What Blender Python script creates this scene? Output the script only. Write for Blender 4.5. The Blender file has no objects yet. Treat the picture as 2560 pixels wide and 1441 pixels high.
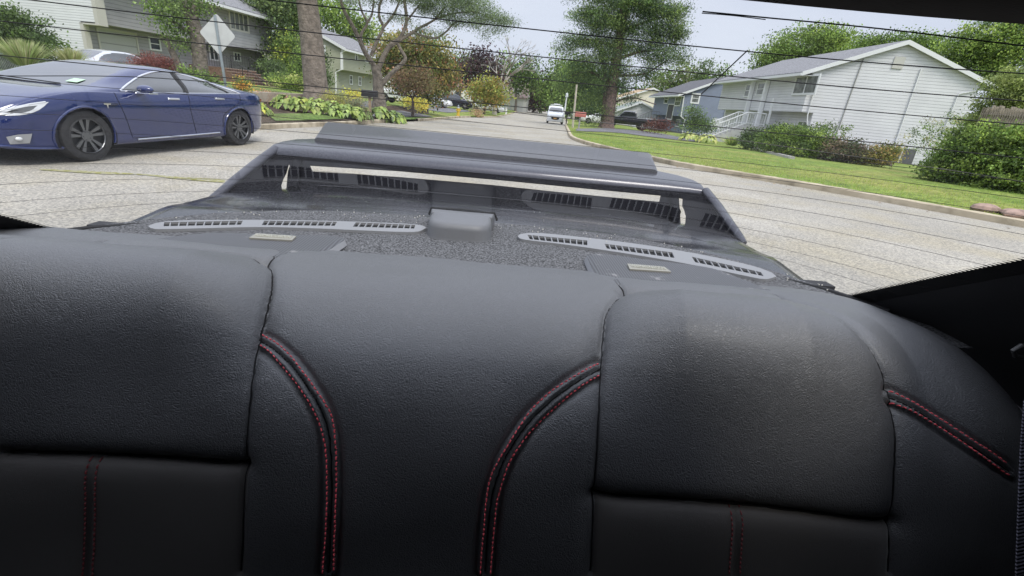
import bpy, bmesh, math, random
import numpy as np
from mathutils import Vector, Matrix
from mathutils.geometry import tessellate_polygon
random.seed(7); rng = np.random.default_rng(11)
S = bpy.context.scene; COL = S.collection; R = math.radians
# ---------------------------------------------------------------- camera
CH = 1.2                       # height of the lens over the road
F = 1214.0                     # focal length in photo pixels (2560 wide)
RM = np.array([[0.9953431923, -0.0791905421, -0.0549616912],
               [-0.0229971687, 0.3586287726, -0.9331969426],
               [0.0936112156, 0.9301151872, 0.3551375491]])
cam = bpy.data.cameras.new('camera'); camo = bpy.data.objects.new('camera', cam); COL.objects.link(camo)
cam.sensor_width = 36; cam.lens = F/2560*36; cam.clip_start = .02; cam.clip_end = 3000
M4 = Matrix([list(RM[i])+[0] for i in range(3)]+[[0,0,0,1]]); M4[2][3] = CH
camo.matrix_world = M4; S.camera = camo
cam.dof.use_dof = False
# ---------------------------------------------------------------- sky and sun (bright overcast)
SUN_EL, SUN_AZ = R(56), R(150)          # azimuth from +Y towards +X
w = bpy.data.worlds.new('World'); S.world = w; w.use_nodes = True
nt = w.node_tree; nt.nodes.clear()
def N(nt, t, **k):
    n = nt.nodes.new(t)
    for a, b in k.items(): setattr(n, a, b)
    return n
out = N(nt,'ShaderNodeOutputWorld'); bg1 = N(nt,'ShaderNodeBackground'); bg2 = N(nt,'ShaderNodeBackground'); mx = N(nt,'ShaderNodeMixShader')
sky = N(nt,'ShaderNodeTexSky', sky_type='NISHITA', sun_disc=False, sun_elevation=SUN_EL, sun_rotation=SUN_AZ, air_density=1.0, dust_density=1.2)
bg1.inputs[1].default_value = .10
nt.links.new(sky.outputs[0], bg1.inputs[0])
tc = N(nt,'ShaderNodeTexCoord'); mp = N(nt,'ShaderNodeMapping'); mp.inputs['Scale'].default_value = (1,1,3.2)
nz = N(nt,'ShaderNodeTexNoise'); nz.inputs['Scale'].default_value = 2.1; nz.inputs['Detail'].default_value = 7; nz.inputs['Roughness'].default_value = .5
cr = N(nt,'ShaderNodeValToRGB'); cr.color_ramp.elements[0].position = .3; cr.color_ramp.elements[0].color = (.57,.615,.73,1)
cr.color_ramp.elements[1].position = .7; cr.color_ramp.elements[1].color = (.70,.735,.82,1)
nt.links.new(tc.outputs['Generated'], mp.inputs[0]); nt.links.new(mp.outputs[0], nz.inputs[0]); nt.links.new(nz.outputs[0], cr.inputs[0]); nt.links.new(cr.outputs[0], bg2.inputs[0])
sxz = N(nt,'ShaderNodeSeparateXYZ'); nt.links.new(tc.outputs['Generated'], sxz.inputs[0])
mrz = N(nt,'ShaderNodeMapRange', interpolation_type='SMOOTHSTEP'); mrz.inputs[1].default_value = .22; mrz.inputs[2].default_value = .95; mrz.inputs[3].default_value = .70; mrz.inputs[4].default_value = 1.7   # overcast: brighter overhead
nt.links.new(sxz.outputs[2], mrz.inputs[0]); nt.links.new(mrz.outputs[0], bg2.inputs[1])
mx.inputs[0].default_value = .92
nt.links.new(bg1.outputs[0], mx.inputs[1]); nt.links.new(bg2.outputs[0], mx.inputs[2]); nt.links.new(mx.outputs[0], out.inputs[0])
sl = bpy.data.lights.new('sun','SUN'); sl.energy = 1.45; sl.angle = R(22); sl.specular_factor = .5; sl.color = (1,.95,.86)
so = bpy.data.objects.new('sun', sl); COL.objects.link(so)
sd = Vector((math.sin(SUN_AZ)*math.cos(SUN_EL), math.cos(SUN_AZ)*math.cos(SUN_EL), math.sin(SUN_EL)))
so.rotation_euler = sd.to_track_quat('Z','Y').to_euler()
S.view_settings.view_transform = 'Standard'; S.view_settings.look = 'None'; S.view_settings.gamma = 1; S.view_settings.exposure = .86
# ---------------------------------------------------------------- materials
MC = {}
def mat(name, col, rough=.6, metal=0, var=0, vs=5, bump=0, bs=40, spec=.5, coat=0, col2=None, det=4, emit=0, trans=0, vcol=False, kind=None, **kw):
    if name in MC: return MC[name]
    m = bpy.data.materials.new(name); m.use_nodes = True; t = m.node_tree; b = t.nodes['Principled BSDF']
    b.inputs['Base Color'].default_value = (*col,1); b.inputs['Roughness'].default_value = rough; b.inputs['Metallic'].default_value = metal
    b.inputs['Specular IOR Level'].default_value = spec; b.inputs['Coat Weight'].default_value = coat; b.inputs['Coat Roughness'].default_value = .03
    tcn = N(t,'ShaderNodeTexCoord'); src = None
    if emit: b.inputs['Emission Color'].default_value = (*col,1); b.inputs['Emission Strength'].default_value = emit
    if var or col2:
        n = N(t,'ShaderNodeTexNoise'); n.inputs['Scale'].default_value = vs; n.inputs['Detail'].default_value = det
        t.links.new(tcn.outputs['Object'], n.inputs[0])
        c2 = col2 or tuple(min(1,c*(1+var)) for c in col); c1 = col if col2 else tuple(c*(1-var) for c in col)
        r = N(t,'ShaderNodeValToRGB'); r.color_ramp.elements[0].position = .35; r.color_ramp.elements[1].position = .65
        r.color_ramp.elements[0].color = (*c1,1); r.color_ramp.elements[1].color = (*c2,1)
        t.links.new(n.outputs[0], r.inputs[0]); src = r.outputs[0]
    if vcol:
        a = N(t,'ShaderNodeVertexColor', layer_name='tint')
        if src is None: src = a.outputs[0]
        else:
            q = N(t,'ShaderNodeMix', data_type='RGBA', blend_type='MULTIPLY'); q.inputs[0].default_value = 1
            t.links.new(src, q.inputs[6]); t.links.new(a.outputs[0], q.inputs[7]); src = q.outputs[2]
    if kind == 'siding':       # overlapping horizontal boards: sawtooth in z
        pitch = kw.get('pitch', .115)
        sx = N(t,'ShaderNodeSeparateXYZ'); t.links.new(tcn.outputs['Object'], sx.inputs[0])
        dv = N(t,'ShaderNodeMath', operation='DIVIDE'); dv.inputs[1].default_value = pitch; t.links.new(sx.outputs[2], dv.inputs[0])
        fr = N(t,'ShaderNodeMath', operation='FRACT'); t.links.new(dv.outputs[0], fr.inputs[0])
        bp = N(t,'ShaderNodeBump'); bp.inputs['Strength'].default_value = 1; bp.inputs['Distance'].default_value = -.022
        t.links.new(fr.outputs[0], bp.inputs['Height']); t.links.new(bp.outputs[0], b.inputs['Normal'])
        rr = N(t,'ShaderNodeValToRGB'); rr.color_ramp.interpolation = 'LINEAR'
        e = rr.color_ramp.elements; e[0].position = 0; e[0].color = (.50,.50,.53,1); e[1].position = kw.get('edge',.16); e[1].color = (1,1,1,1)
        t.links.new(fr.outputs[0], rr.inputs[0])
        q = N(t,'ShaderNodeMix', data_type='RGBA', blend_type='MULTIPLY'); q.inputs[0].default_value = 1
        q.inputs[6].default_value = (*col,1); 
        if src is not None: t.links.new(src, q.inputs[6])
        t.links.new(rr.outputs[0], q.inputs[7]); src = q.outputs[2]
    elif bump:
        n2 = N(t,'ShaderNodeTexNoise'); n2.inputs['Scale'].default_value = bs; n2.inputs['Detail'].default_value = 5
        t.links.new(tcn.outputs['Object'], n2.inputs[0])
        bp = N(t,'ShaderNodeBump'); bp.inputs['Strength'].default_value = bump; bp.inputs['Distance'].default_value = kw.get('bd', .01)
        t.links.new(n2.outputs[0], bp.inputs['Height']); t.links.new(bp.outputs[0], b.inputs['Normal'])
    if src is not None: t.links.new(src, b.inputs['Base Color'])
    if trans:                  # leaves let light through
        tr = N(t,'ShaderNodeBsdfTranslucent'); ms = N(t,'ShaderNodeMixShader'); ms.inputs[0].default_value = trans
        if src is not None: t.links.new(src, tr.inputs[0])
        else: tr.inputs[0].default_value = (*col,1)
        o = t.nodes['Material Output']; t.links.new(b.outputs[0], ms.inputs[1]); t.links.new(tr.outputs[0], ms.inputs[2]); t.links.new(ms.outputs[0], o.inputs[0])
    MC[name] = m; return m
def glassmat(name, tint=(1,1,1), ior=1.45, rough=.0, refl=1.0):
    if name in MC: return MC[name]
    m = bpy.data.materials.new(name); m.use_nodes = True; t = m.node_tree; t.nodes.clear()
    o = N(t,'ShaderNodeOutputMaterial'); tr = N(t,'ShaderNodeBsdfTransparent'); tr.inputs[0].default_value = (*tint,1)
    g = N(t,'ShaderNodeBsdfGlossy'); g.inputs['Roughness'].default_value = rough; fr = N(t,'ShaderNodeFresnel'); fr.inputs[0].default_value = ior
    mu = N(t,'ShaderNodeMath', operation='MULTIPLY'); mu.inputs[1].default_value = refl
    x = N(t,'ShaderNodeMixShader'); t.links.new(fr.outputs[0], mu.inputs[0]); t.links.new(mu.outputs[0], x.inputs[0])
    t.links.new(tr.outputs[0], x.inputs[1]); t.links.new(g.outputs[0], x.inputs[2]); t.links.new(x.outputs[0], o.inputs[0])
    MC[name] = m; return m
# ---------------------------------------------------------------- pixel helpers (photo pixels, 2560 wide)
def dirn(px, py):
    v = np.array([px-1280., 720.5-py, -F]); v /= np.linalg.norm(v); return RM@v
CO = np.array([0,0,CH])
def PD(px, py, D):  d = dirn(px,py); return CO+d*D/math.hypot(d[0],d[1])      # at horizontal distance D
def PY(px, py, y):  d = dirn(px,py); return CO+d*y/d[1]
def PZ(px, py, z):  d = dirn(px,py); return CO+d*(z-CH)/d[2]
def PP(px, py, o, n):
    d = dirn(px,py); o = np.array(o,float); n = np.array(n,float); return CO+d*((o-CO)@n)/(d@n)
def proj(P):
    P = np.asarray(P,float).reshape(-1,3)-CO; c = P@RM
    return np.stack([1280-F*c[:,0]/c[:,2], 720.5+F*c[:,1]/c[:,2]],1)
def mpp(P):         # metres per photo pixel at a point
    return -float((np.asarray(P)-CO)@RM[:,2])/F
# ---------------------------------------------------------------- object helpers
def tag(o, label=None, cat=None, group=None, kind=None):
    if label: o['label'] = label
    if cat: o['category'] = cat
    if group: o['group'] = group
    if kind: o['kind'] = kind
    return o
def empty(name, loc=(0,0,0), rz=0, label=None, cat=None, group=None):
    o = bpy.data.objects.new(name, None); COL.objects.link(o); o.location = loc; o.rotation_euler = (0,0,rz); o.empty_display_size = .2
    return tag(o, label, cat, group)
def link(name, me, m=None, parent=None):
    o = bpy.data.objects.new(name, me); COL.objects.link(o)
    if m is not None:
        for k in (m if isinstance(m,(list,tuple)) else [m]): me.materials.append(k)
    if parent is not None: o.parent = parent
    return o
def mesh(name, V, Fc, m=None, parent=None, smooth=False, tint=None):
    me = bpy.data.meshes.new(name)
    V = np.asarray(V, dtype=np.float32)
    if isinstance(Fc, np.ndarray):
        n = Fc.shape[1]; me.vertices.add(len(V)); me.vertices.foreach_set('co', V.ravel())
        me.loops.add(Fc.size); me.polygons.add(len(Fc)); me.loops.foreach_set('vertex_index', Fc.ravel().astype(np.int32))
        me.polygons.foreach_set('loop_start', np.arange(0,Fc.size,n,dtype=np.int32)); me.update(calc_edges=True)
    else:
        me.from_pydata([tuple(map(float,v)) for v in V], [], Fc); me.update()
    if tint is not None:
        a = me.color_attributes.new('tint','FLOAT_COLOR','POINT'); a.data.foreach_set('color', np.asarray(tint,dtype=np.float32).ravel())
    if smooth: me.polygons.foreach_set('use_smooth', [True]*len(me.polygons))
    return link(name, me, m, parent)
class B:               # a bag of simple solids that ends up as ONE mesh
    def __init__(s): s.V = []; s.F = []
    def add(s, V, Fc):
        k = len(s.V); s.V += [tuple(map(float,v)) for v in V]; s.F += [tuple(i+k for i in f) for f in Fc]; return s
    def box(s, a, b):
        (x0,y0,z0),(x1,y1,z1) = a,b
        x0,x1 = min(x0,x1),max(x0,x1); y0,y1 = min(y0,y1),max(y0,y1); z0,z1 = min(z0,z1),max(z0,z1)
        return s.add([(x0,y0,z0),(x1,y0,z0),(x1,y1,z0),(x0,y1,z0),(x0,y0,z1),(x1,y0,z1),(x1,y1,z1),(x0,y1,z1)],
                     [(0,3,2,1),(4,5,6,7),(0,1,5,4),(1,2,6,5),(2,3,7,6),(3,0,4,7)])
    def hexa(s, v): return s.add(v, [(0,3,2,1),(4,5,6,7),(0,1,5,4),(1,2,6,5),(2,3,7,6),(3,0,4,7)])
    def tube(s, pts, r, n=8, cap=True):
        pts = [Vector(p) for p in pts]; rs = r if isinstance(r,(list,tuple)) else [r]*len(pts); V = []; Fc = []
        up = None
        for i,p in enumerate(pts):
            d = (pts[min(i+1,len(pts)-1)]-pts[max(i-1,0)]).normalized()
            if up is None: up = d.orthogonal().normalized()
            else: up = (up-d*up.dot(d)); up = up.normalized() if up.length>1e-6 else d.orthogonal().normalized()
            sd_ = d.cross(up)
            for k in range(n):
                a = 2*math.pi*k/n; V.append(p+(up*math.cos(a)+sd_*math.sin(a))*rs[i])
        for i in range(len(pts)-1):
            for k in range(n):
                Fc.append((i*n+k, i*n+(k+1)%n, (i+1)*n+(k+1)%n, (i+1)*n+k))
        if cap: Fc.append(tuple(range(n-1,-1,-1))); Fc.append(tuple((len(pts)-1)*n+k for k in range(n)))
        return s.add(V, Fc)
    def prism(s, poly, h):   # poly: list of 3D points (planar), h: 3D offset vector
        n = len(poly); h = Vector(h); P = [Vector(p) for p in poly]
        t = tessellate_polygon([P]); V = P+[p+h for p in P]
        Fc = [tuple(f) for f in t]+[tuple(i+n for i in reversed(f)) for f in t]+[(i,(i+1)%n,(i+1)%n+n,i+n) for i in range(n)]
        return s.add(V, Fc)
    def disc(s, c, nrm, r, th, n=24, r2=None):
        c = Vector(c); nrm = Vector(nrm).normalized(); return s.tube([c, c+nrm*th], [r, r2 if r2 is not None else r], n)
    def ball(s, c, r, n=10, m=7, sc=(1,1,1)):
        V = []; Fc = []
        for i in range(m+1):
            th = math.pi*i/m
            for k in range(n):
                a = 2*math.pi*k/n; V.append((c[0]+r*sc[0]*math.sin(th)*math.cos(a), c[1]+r*sc[1]*math.sin(th)*math.sin(a), c[2]+r*sc[2]*math.cos(th)))
        for i in range(m):
            for k in range(n): Fc.append((i*n+k, (i+1)*n+k, (i+1)*n+(k+1)%n, i*n+(k+1)%n))
        return s.add(V, Fc)
    def build(s, name, m=None, parent=None, smooth=False, bevel=0):
        o = mesh(name, s.V, s.F, m, parent)
        if smooth:
            o.data.polygons.foreach_set('use_smooth', [True]*len(o.data.polygons))
            try: o.data.set_sharp_from_angle(angle=R(40))
            except Exception: pass
        if bevel:
            q = o.modifiers.new('b','BEVEL'); q.width = bevel; q.segments = 2; q.limit_method = 'ANGLE'; q.angle_limit = R(50)
        return o
def catmull(P, n=10):
    P = [np.asarray(p,float) for p in P]; P = [2*P[0]-P[1]]+P+[2*P[-1]-P[-2]]; o = []
    for i in range(1,len(P)-2):
        for k in range(n):
            t = k/n; a,b,c,d = P[i-1],P[i],P[i+1],P[i+2]
            o.append(.5*((2*b)+(c-a)*t+(2*a-5*b+4*c-d)*t*t+(3*b-a-3*c+d)*t**3))
    o.append(P[-2]); return np.array(o)
def copy_thing(root, loc=None, rz=None, label=None):
    r = root.copy(); COL.objects.link(r)
    if loc is not None: r.location = loc
    if rz is not None: r.rotation_euler = (0,0,rz)
    if label: r['label'] = label
    for ch in [c for c in bpy.data.objects if c.parent is root]:
        c = ch.copy(); COL.objects.link(c); c.parent = r
        for g in [q for q in bpy.data.objects if q.parent is ch]:
            d = g.copy(); COL.objects.link(d); d.parent = c
    return r
# ================================================================= TERRAIN, ROAD, KERBS
def sst(a,b,x): t = min(1,max(0,(x-a)/(b-a))); return t*t*(3-2*t)
CL = catmull([(-60,7.2),(-30,8.0),(-14,9.3),(-9,10.3),(-7,11.2),(-5.9,12.4),(-5.2,17),(-4.8,21.5),(-3.9,29),(-3.0,43.7),(-.3,61),(3,100),(5,150),(2,207),(-6,235)],8)
CR = catmull([(60,-9),(30,-5),(16,-1),(11.5,4.8),(9.3,8.1),(7.1,11.2),(4.9,13.6),(3.9,17.5),(3.4,22.7),(4.4,32),(7.2,55),(10.5,81),(14,130),(15,190),(12,235)],8)
def xL(y): return float(np.interp(y, CL[:,1], CL[:,0]))
def xR(y): return float(np.interp(y, CR[:,1], CR[:,0]))
def base(x,y):
    r = math.hypot(x, max(y,0)); return -.013*(min(max(r-15,0),46))
def dseg(P, x, y):      # distance to polyline
    a = P[:-1]; b = P[1:]; ab = b-a; t = np.clip(((x-a[:,0])*ab[:,0]+(y-a[:,1])*ab[:,1])/(ab**2).sum(1),0,1)
    q = a+ab*t[:,None]; return float(np.sqrt(((q-[x,y])**2).sum(1)).min())
def T(x,y):             # height of the grass outside the kerbs
    z = base(x,y)
    if y > 7 and x < xL(y):
        d = dseg(CL,x,y); k = 1-.45*sst(30,62,y)
        z += .12+k*(.10*sst(0,1.2,d)+.42*sst(1.2,4.2,d)+.45*sst(4,15,d))
    elif x > xR(y):
        d = dseg(CR,x,y); z += .12+.10*sst(0,4,d)
    return z
def G(px,py,D0=3,D1=230):     # where the ray through a photo pixel meets the terrain
    d = dirn(px,py); h = math.hypot(d[0],d[1]); last = None
    D = D0
    while D < D1:
        p = CO+d*D/h
        if p[2] <= T(p[0],p[1]): return p
        D += .05+D*.004
    return CO+d*D1/h
def GT(x,y): return (x,y,T(x,y))
# materials of the ground
def groundmat(name, c1, c2, s1, c3=None, s2=1, fine=None, rough=.9, bump=.3, bs=60, bd=.01):
    m = bpy.data.materials.new(name); m.use_nodes = True; t = m.node_tree; b = t.nodes['Principled BSDF']
    b.inputs['Roughness'].default_value = rough; b.inputs['Specular IOR Level'].default_value = .2
    tcn = N(t,'ShaderNodeTexCoord'); n = N(t,'ShaderNodeTexNoise'); n.inputs['Scale'].default_value = s1; n.inputs['Detail'].default_value = 6
    t.links.new(tcn.outputs['Object'], n.inputs[0]); r = N(t,'ShaderNodeValToRGB'); r.color_ramp.elements[0].position = .36; r.color_ramp.elements[1].position = .64
    r.color_ramp.elements[0].color = (*c1,1); r.color_ramp.elements[1].color = (*c2,1); t.links.new(n.outputs[0], r.inputs[0]); src = r.outputs[0]
    if c3:
        n3 = N(t,'ShaderNodeTexNoise'); n3.inputs['Scale'].default_value = s2; n3.inputs['Detail'].default_value = 5; t.links.new(tcn.outputs['Object'], n3.inputs[0])
        r3 = N(t,'ShaderNodeValToRGB'); r3.color_ramp.elements[0].position = .45; r3.color_ramp.elements[1].position = .7; t.links.new(n3.outputs[0], r3.inputs[0])
        q = N(t,'ShaderNodeMix', data_type='RGBA'); t.links.new(r3.outputs[0], q.inputs[0]); t.links.new(src, q.inputs[6]); q.inputs[7].default_value = (*c3,1); src = q.outputs[2]
    if fine:     # speckle
        v = N(t,'ShaderNodeTexVoronoi'); v.inputs['Scale'].default_value = fine; t.links.new(tcn.outputs['Object'], v.inputs[0])
        r4 = N(t,'ShaderNodeValToRGB'); r4.color_ramp.elements[0].color = (.52,.52,.55,1); r4.color_ramp.elements[1].color = (1.35,1.33,1.28,1)
        sp = N(t,'ShaderNodeSeparateColor'); t.links.new(v.outputs['Color'], sp.inputs[0]); t.links.new(sp.outputs[0], r4.inputs[0])
        q = N(t,'ShaderNodeMix', data_type='RGBA', blend_type='MULTIPLY'); q.inputs[0].default_value = .8; t.links.new(src, q.inputs[6]); t.links.new(r4.outputs[0], q.inputs[7]); src = q.outputs[2]
    t.links.new(src, b.inputs['Base Color'])
    n2 = N(t,'ShaderNodeTexNoise'); n2.inputs['Scale'].default_value = bs; n2.inputs['Detail'].default_value = 4; t.links.new(tcn.outputs['Object'], n2.inputs[0])
    bp = N(t,'ShaderNodeBump'); bp.inputs['Strength'].default_value = bump; bp.inputs['Distance'].default_value = bd; t.links.new(n2.outputs[0], bp.inputs['Height']); t.links.new(bp.outputs[0], b.inputs['Normal'])
    return m
m_asph = groundmat('pale_asphalt', (.305,.29,.255), (.405,.383,.335), .35, (.35,.32,.25), .9, fine=64, bump=.5, bs=70)
m_grass = groundmat('lawn', (.13,.20,.035), (.21,.28,.06), 1.1, (.27,.27,.08), .35, fine=9, bump=.9, bs=25, bd=.05)
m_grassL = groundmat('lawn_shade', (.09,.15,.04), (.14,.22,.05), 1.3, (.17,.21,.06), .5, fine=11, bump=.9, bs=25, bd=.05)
m_mulch = groundmat('mulch', (.045,.032,.024), (.10,.072,.052), 3, None, fine=22, bump=1, bs=30, bd=.04)
m_kerb = groundmat('kerb_concrete', (.42,.36,.26), (.54,.47,.35), 1.2, (.20,.17,.12), 2.2, bump=.5, bs=30)
m_drive = groundmat('driveway_asphalt', (.13,.13,.14), (.20,.20,.21), .6, fine=40, bump=.4)
m_conc = groundmat('concrete_walk', (.38,.37,.35), (.48,.46,.44), .8, fine=40, bump=.3)
# road sheet
ys = sorted(set([-40,-25,-15,-8,-4,0,2,4,6,7]+[round(v,3) for v in list(CL[:,1])+list(CR[:,1]) if 7<v<235])); V=[]; Fc=[]; nc = 24
for y in ys:
    a = -60 if y < 8 else xL(y)-.02
    if 7.2<y<8: a = -60
    b = xR(y)+.02 if y > -4.9 else 60
    a -= .03; b += .03
    for k in range(nc+1):
        x = a+(b-a)*k/nc; V.append((x,y,base(x,y)))
for i in range(len(ys)-1):
    for k in range(nc): q = i*(nc+1)+k; Fc.append((q,q+1,q+nc+2,q+nc+1))
tag(mesh('road', V, Fc, m_asph), kind='structure')
def kerb(P, side, name='kerb'):
    V=[]; Fc=[]; prof = [(-.01,-.05),(-.01,.11),(.02,.13),(.13,.13),(.15,.12),(.15,-.05)]
    P = np.array(P)
    for i,p in enumerate(P):
        d = P[min(i+1,len(P)-1)]-P[max(i-1,0)]; d /= np.linalg.norm(d); n = np.array([-d[1],d[0]])*side
        for (o,h) in prof: V.append((p[0]+n[0]*o, p[1]+n[1]*o, base(p[0],p[1])+h+random.uniform(-.004,.004)))
    m = len(prof)
    for i in range(len(P)-1):
        for k in range(m-1): Fc.append((i*m+k,i*m+k+1,(i+1)*m+k+1,(i+1)*m+k))
    return tag(mesh(name, V, Fc, m_kerb), kind='structure')
# dropped kerb at the left driveway (between y 23 and 27)
cl = catmull(CL[::4],16)
kerb([p for p in cl if 7.5 < p[1] < 22.3], 1); kerb([p for p in cl if 26.4 < p[1] < 47], 1); kerb([p for p in cl if 52 < p[1] < 226], 1)
cr_ = catmull(CR[::4],16)
kerb([p for p in cr_ if p[1] < 226], -1)
def lawn(name, P, sgn, m, y0, y1, offs):
    P = np.array([p for p in P if y0 <= p[1] <= y1]); V=[]; Fc=[]; n = len(offs)
    for p in P:
        for o in offs:
            x = p[0]+sgn*(.10+o); z = T(x,p[1])
            if o == 0: z -= .02
            V.append((x,p[1],z))
    for i in range(len(P)-1):
        for k in range(n-1): q = i*n+k; Fc.append((q,q+1,q+n+1,q+n))
    return tag(mesh(name, V, Fc, m, smooth=True), kind='structure')
offs = [0,.1,.35,.7,1.1,1.6,2.1,2.7,3.4,4.2,5,6,7.5,9,11,13,15,18,22,28,36,50,80,140]
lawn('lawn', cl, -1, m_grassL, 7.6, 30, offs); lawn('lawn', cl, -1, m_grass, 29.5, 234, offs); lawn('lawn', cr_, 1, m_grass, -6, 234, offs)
# far ground to the horizon
V = [(-1500,-1500,-.75),(1500,-1500,-.75),(1500,1500,-.75),(-1500,1500,-.75)]
tag(mesh('ground', V, [(0,1,2,3)], m_grass), kind='structure')
def drape(name, A, Bp, m, lift=.02, nv=6, n=10, kind='structure', road=False):    # a strip between two pixel polylines, draped on the terrain
    A = catmull([G(*p)[:2] for p in A], n); Bp = catmull([G(*p)[:2] for p in Bp], n); k = min(len(A),len(Bp))
    def rs(P,k):
        t = np.linspace(0,len(P)-1,k); return np.stack([np.interp(t,range(len(P)),P[:,j]) for j in (0,1)],1)
    A = rs(A,k); Bp = rs(Bp,k); V=[]; Fc=[]
    for i in range(k):
        for j in range(nv+1):
            x,y = A[i]+(Bp[i]-A[i])*j/nv
            z = T(x,y)
            V.append((x,y,(base(x,y) if road else z)+lift))
    for i in range(k-1):
        for j in range(nv): q = i*(nv+1)+j; Fc.append((q,q+1,q+nv+2,q+nv+1))
    return tag(mesh(name, V, Fc, m, smooth=True), kind=kind)
def drapeW(name, A, Bp, m, lift=.02, nv=6, n=8):     # same from world x,y polylines
    A = catmull(A,n); Bp = catmull(Bp,n); V=[]; Fc=[]; k = len(A)
    for i in range(k):
        for j in range(nv+1):
            x,y = A[i]+(Bp[i]-A[i])*j/nv; V.append((x,y,T(x,y)+lift))
    for i in range(k-1):
        for j in range(nv): q = i*(nv+1)+j; Fc.append((q,q+1,q+nv+2,q+nv+1))
    return tag(mesh(name, V, Fc, m, smooth=True), kind='structure')
# ================================================================= THE CAR THE CAMERA SITS IN
CAR = empty('car', (0,0,0), 0, 'black car seen from its cabin, leather rear seat, parcel shelf and raised rear spoiler', 'car')
H = CH
# ---- leather
def leather(name, col, rough, scale=340, bump=.34, suede=False):
    m = bpy.data.materials.new(name); m.use_nodes = True; t = m.node_tree; b = t.nodes['Principled BSDF']
    b.inputs['Base Color'].default_value = (*col,1); b.inputs['Roughness'].default_value = rough
    b.inputs['Specular IOR Level'].default_value = .6 if not suede else .1
    if not suede: b.inputs['Coat Weight'].default_value = .35; b.inputs['Coat Roughness'].default_value = .42
    tcn = N(t,'ShaderNodeTexCoord')
    nz = N(t,'ShaderNodeTexNoise'); nz.inputs['Scale'].default_value = 60; nz.inputs['Detail'].default_value = 3
    t.links.new(tcn.outputs['Object'], nz.inputs[0])
    ad = N(t,'ShaderNodeMix', data_type='VECTOR'); ad.inputs[0].default_value = .02
    t.links.new(tcn.outputs['Object'], ad.inputs[4]); t.links.new(nz.outputs['Color'], ad.inputs[5])
    v = N(t,'ShaderNodeTexVoronoi', feature='DISTANCE_TO_EDGE'); v.inputs['Scale'].default_value = scale
    t.links.new(ad.outputs[1], v.inputs[0])
    mr = N(t,'ShaderNodeMapRange'); mr.inputs[1].default_value = 0; mr.inputs[2].default_value = .22; t.links.new(v.outputs[0], mr.inputs[0])
    # long wrinkles running across the seat
    mpn = N(t,'ShaderNodeMapping'); mpn.inputs['Scale'].default_value = (14,60,60); t.links.new(tcn.outputs['Object'], mpn.inputs[0])
    n2 = N(t,'ShaderNodeTexNoise'); n2.inputs['Scale'].default_value = 1.6; n2.inputs['Detail'].default_value = 6; n2.inputs['Distortion'].default_value = .5; t.links.new(mpn.outputs[0], n2.inputs[0])
    r2 = N(t,'ShaderNodeValToRGB'); e = r2.color_ramp.elements; e[0].position = .485; e[0].color = (1,1,1,1); e[1].position = .5; e[1].color = (0,0,0,1)
    e2 = r2.color_ramp.elements.new(.515); e2.color = (1,1,1,1); t.links.new(n2.outputs[0], r2.inputs[0])
    b1 = N(t,'ShaderNodeBump'); b1.inputs['Strength'].default_value = bump; b1.inputs['Distance'].default_value = .0022; t.links.new(mr.outputs[0], b1.inputs['Height'])
    b2 = N(t,'ShaderNodeBump'); b2.inputs['Strength'].default_value = .16 if not suede else 0; b2.inputs['Distance'].default_value = .0012
    t.links.new(r2.outputs[0], b2.inputs['Height']); t.links.new(b1.outputs[0], b2.inputs['Normal']); t.links.new(b2.outputs[0], b.inputs['Normal'])
    n3 = N(t,'ShaderNodeTexNoise'); n3.inputs['Scale'].default_value = 5; n3.inputs['Detail'].default_value = 4; t.links.new(tcn.outputs['Object'], n3.inputs[0])
    m3 = N(t,'ShaderNodeMapRange'); m3.inputs[1].default_value = .3; m3.inputs[2].default_value = .7; m3.inputs[3].default_value = rough-.06; m3.inputs[4].default_value = rough+.07
    t.links.new(n3.outputs[0], m3.inputs[0]); t.links.new(m3.outputs[0], b.inputs['Roughness'])
    if suede: b.inputs['Sheen Weight'].default_value = .25; b.inputs['Sheen Roughness'].default_value = .4
    return m
m_lea = leather('black_leather', (.088,.090,.095), .46)
m_sue = leather('black_suede', (.10,.095,.092), .95, 900, .2, True)
m_red = mat('red_thread', (.8,.10,.12), .6)
m_dred = mat('dark_red_thread', (.16,.02,.025), .7)
m_seam = mat('seam_shadow_gap', (.006,.006,.007), .9)
# ---- backrest surface: profile in (y,z) measured from the lens, swept along x
prof = catmull([(.86,-.30),(.80,-.262),(.74,-.248),(.69,-.243),(.64,-.241),(.595,-.247),(.55,-.264),(.508,-.292),(.474,-.332),(.448,-.384),(.428,-.45),(.408,-.54),(.382,-.64),(.35,-.75),(.32,-.85)], 40)
sl_ = np.concatenate([[0],np.cumsum(np.linalg.norm(np.diff(prof,axis=0),axis=1))]); SLEN = sl_[-1]
XA, XB, ST = -1.02, .83, .0030
xs = np.arange(XA, XB, ST); ss = np.arange(0, SLEN, ST)
py_ = np.interp(ss, sl_, prof[:,0]); pz_ = np.interp(ss, sl_, prof[:,1])
X, Sg = np.meshgrid(xs, ss, indexing='ij')
Yg = np.broadcast_to(py_, X.shape).copy(); Zg = np.broadcast_to(pz_, X.shape).copy()
ex = np.maximum(X-.60,0); ey = np.maximum(X-.50,0)
Zg += -5.2*ex**2; Yg += -2.0*ey**2*np.clip((Yg-.36)/.3,0,1)
exl = np.maximum(-.86-X,0); Zg += -3*exl**2
SP = np.stack([X,Yg,Zg+H],-1)
PX = proj(SP).reshape(X.shape+(2,))
dX = np.gradient(SP,axis=0); dS = np.gradient(SP,axis=1); NR = np.cross(dX,dS); NR /= np.linalg.norm(NR,axis=2,keepdims=True)
NR *= np.sign(NR[...,2:3]*1+NR[...,1:2]*-.5+1e-9)
vis = ((CO-SP)*NR).sum(-1) > 0
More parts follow.
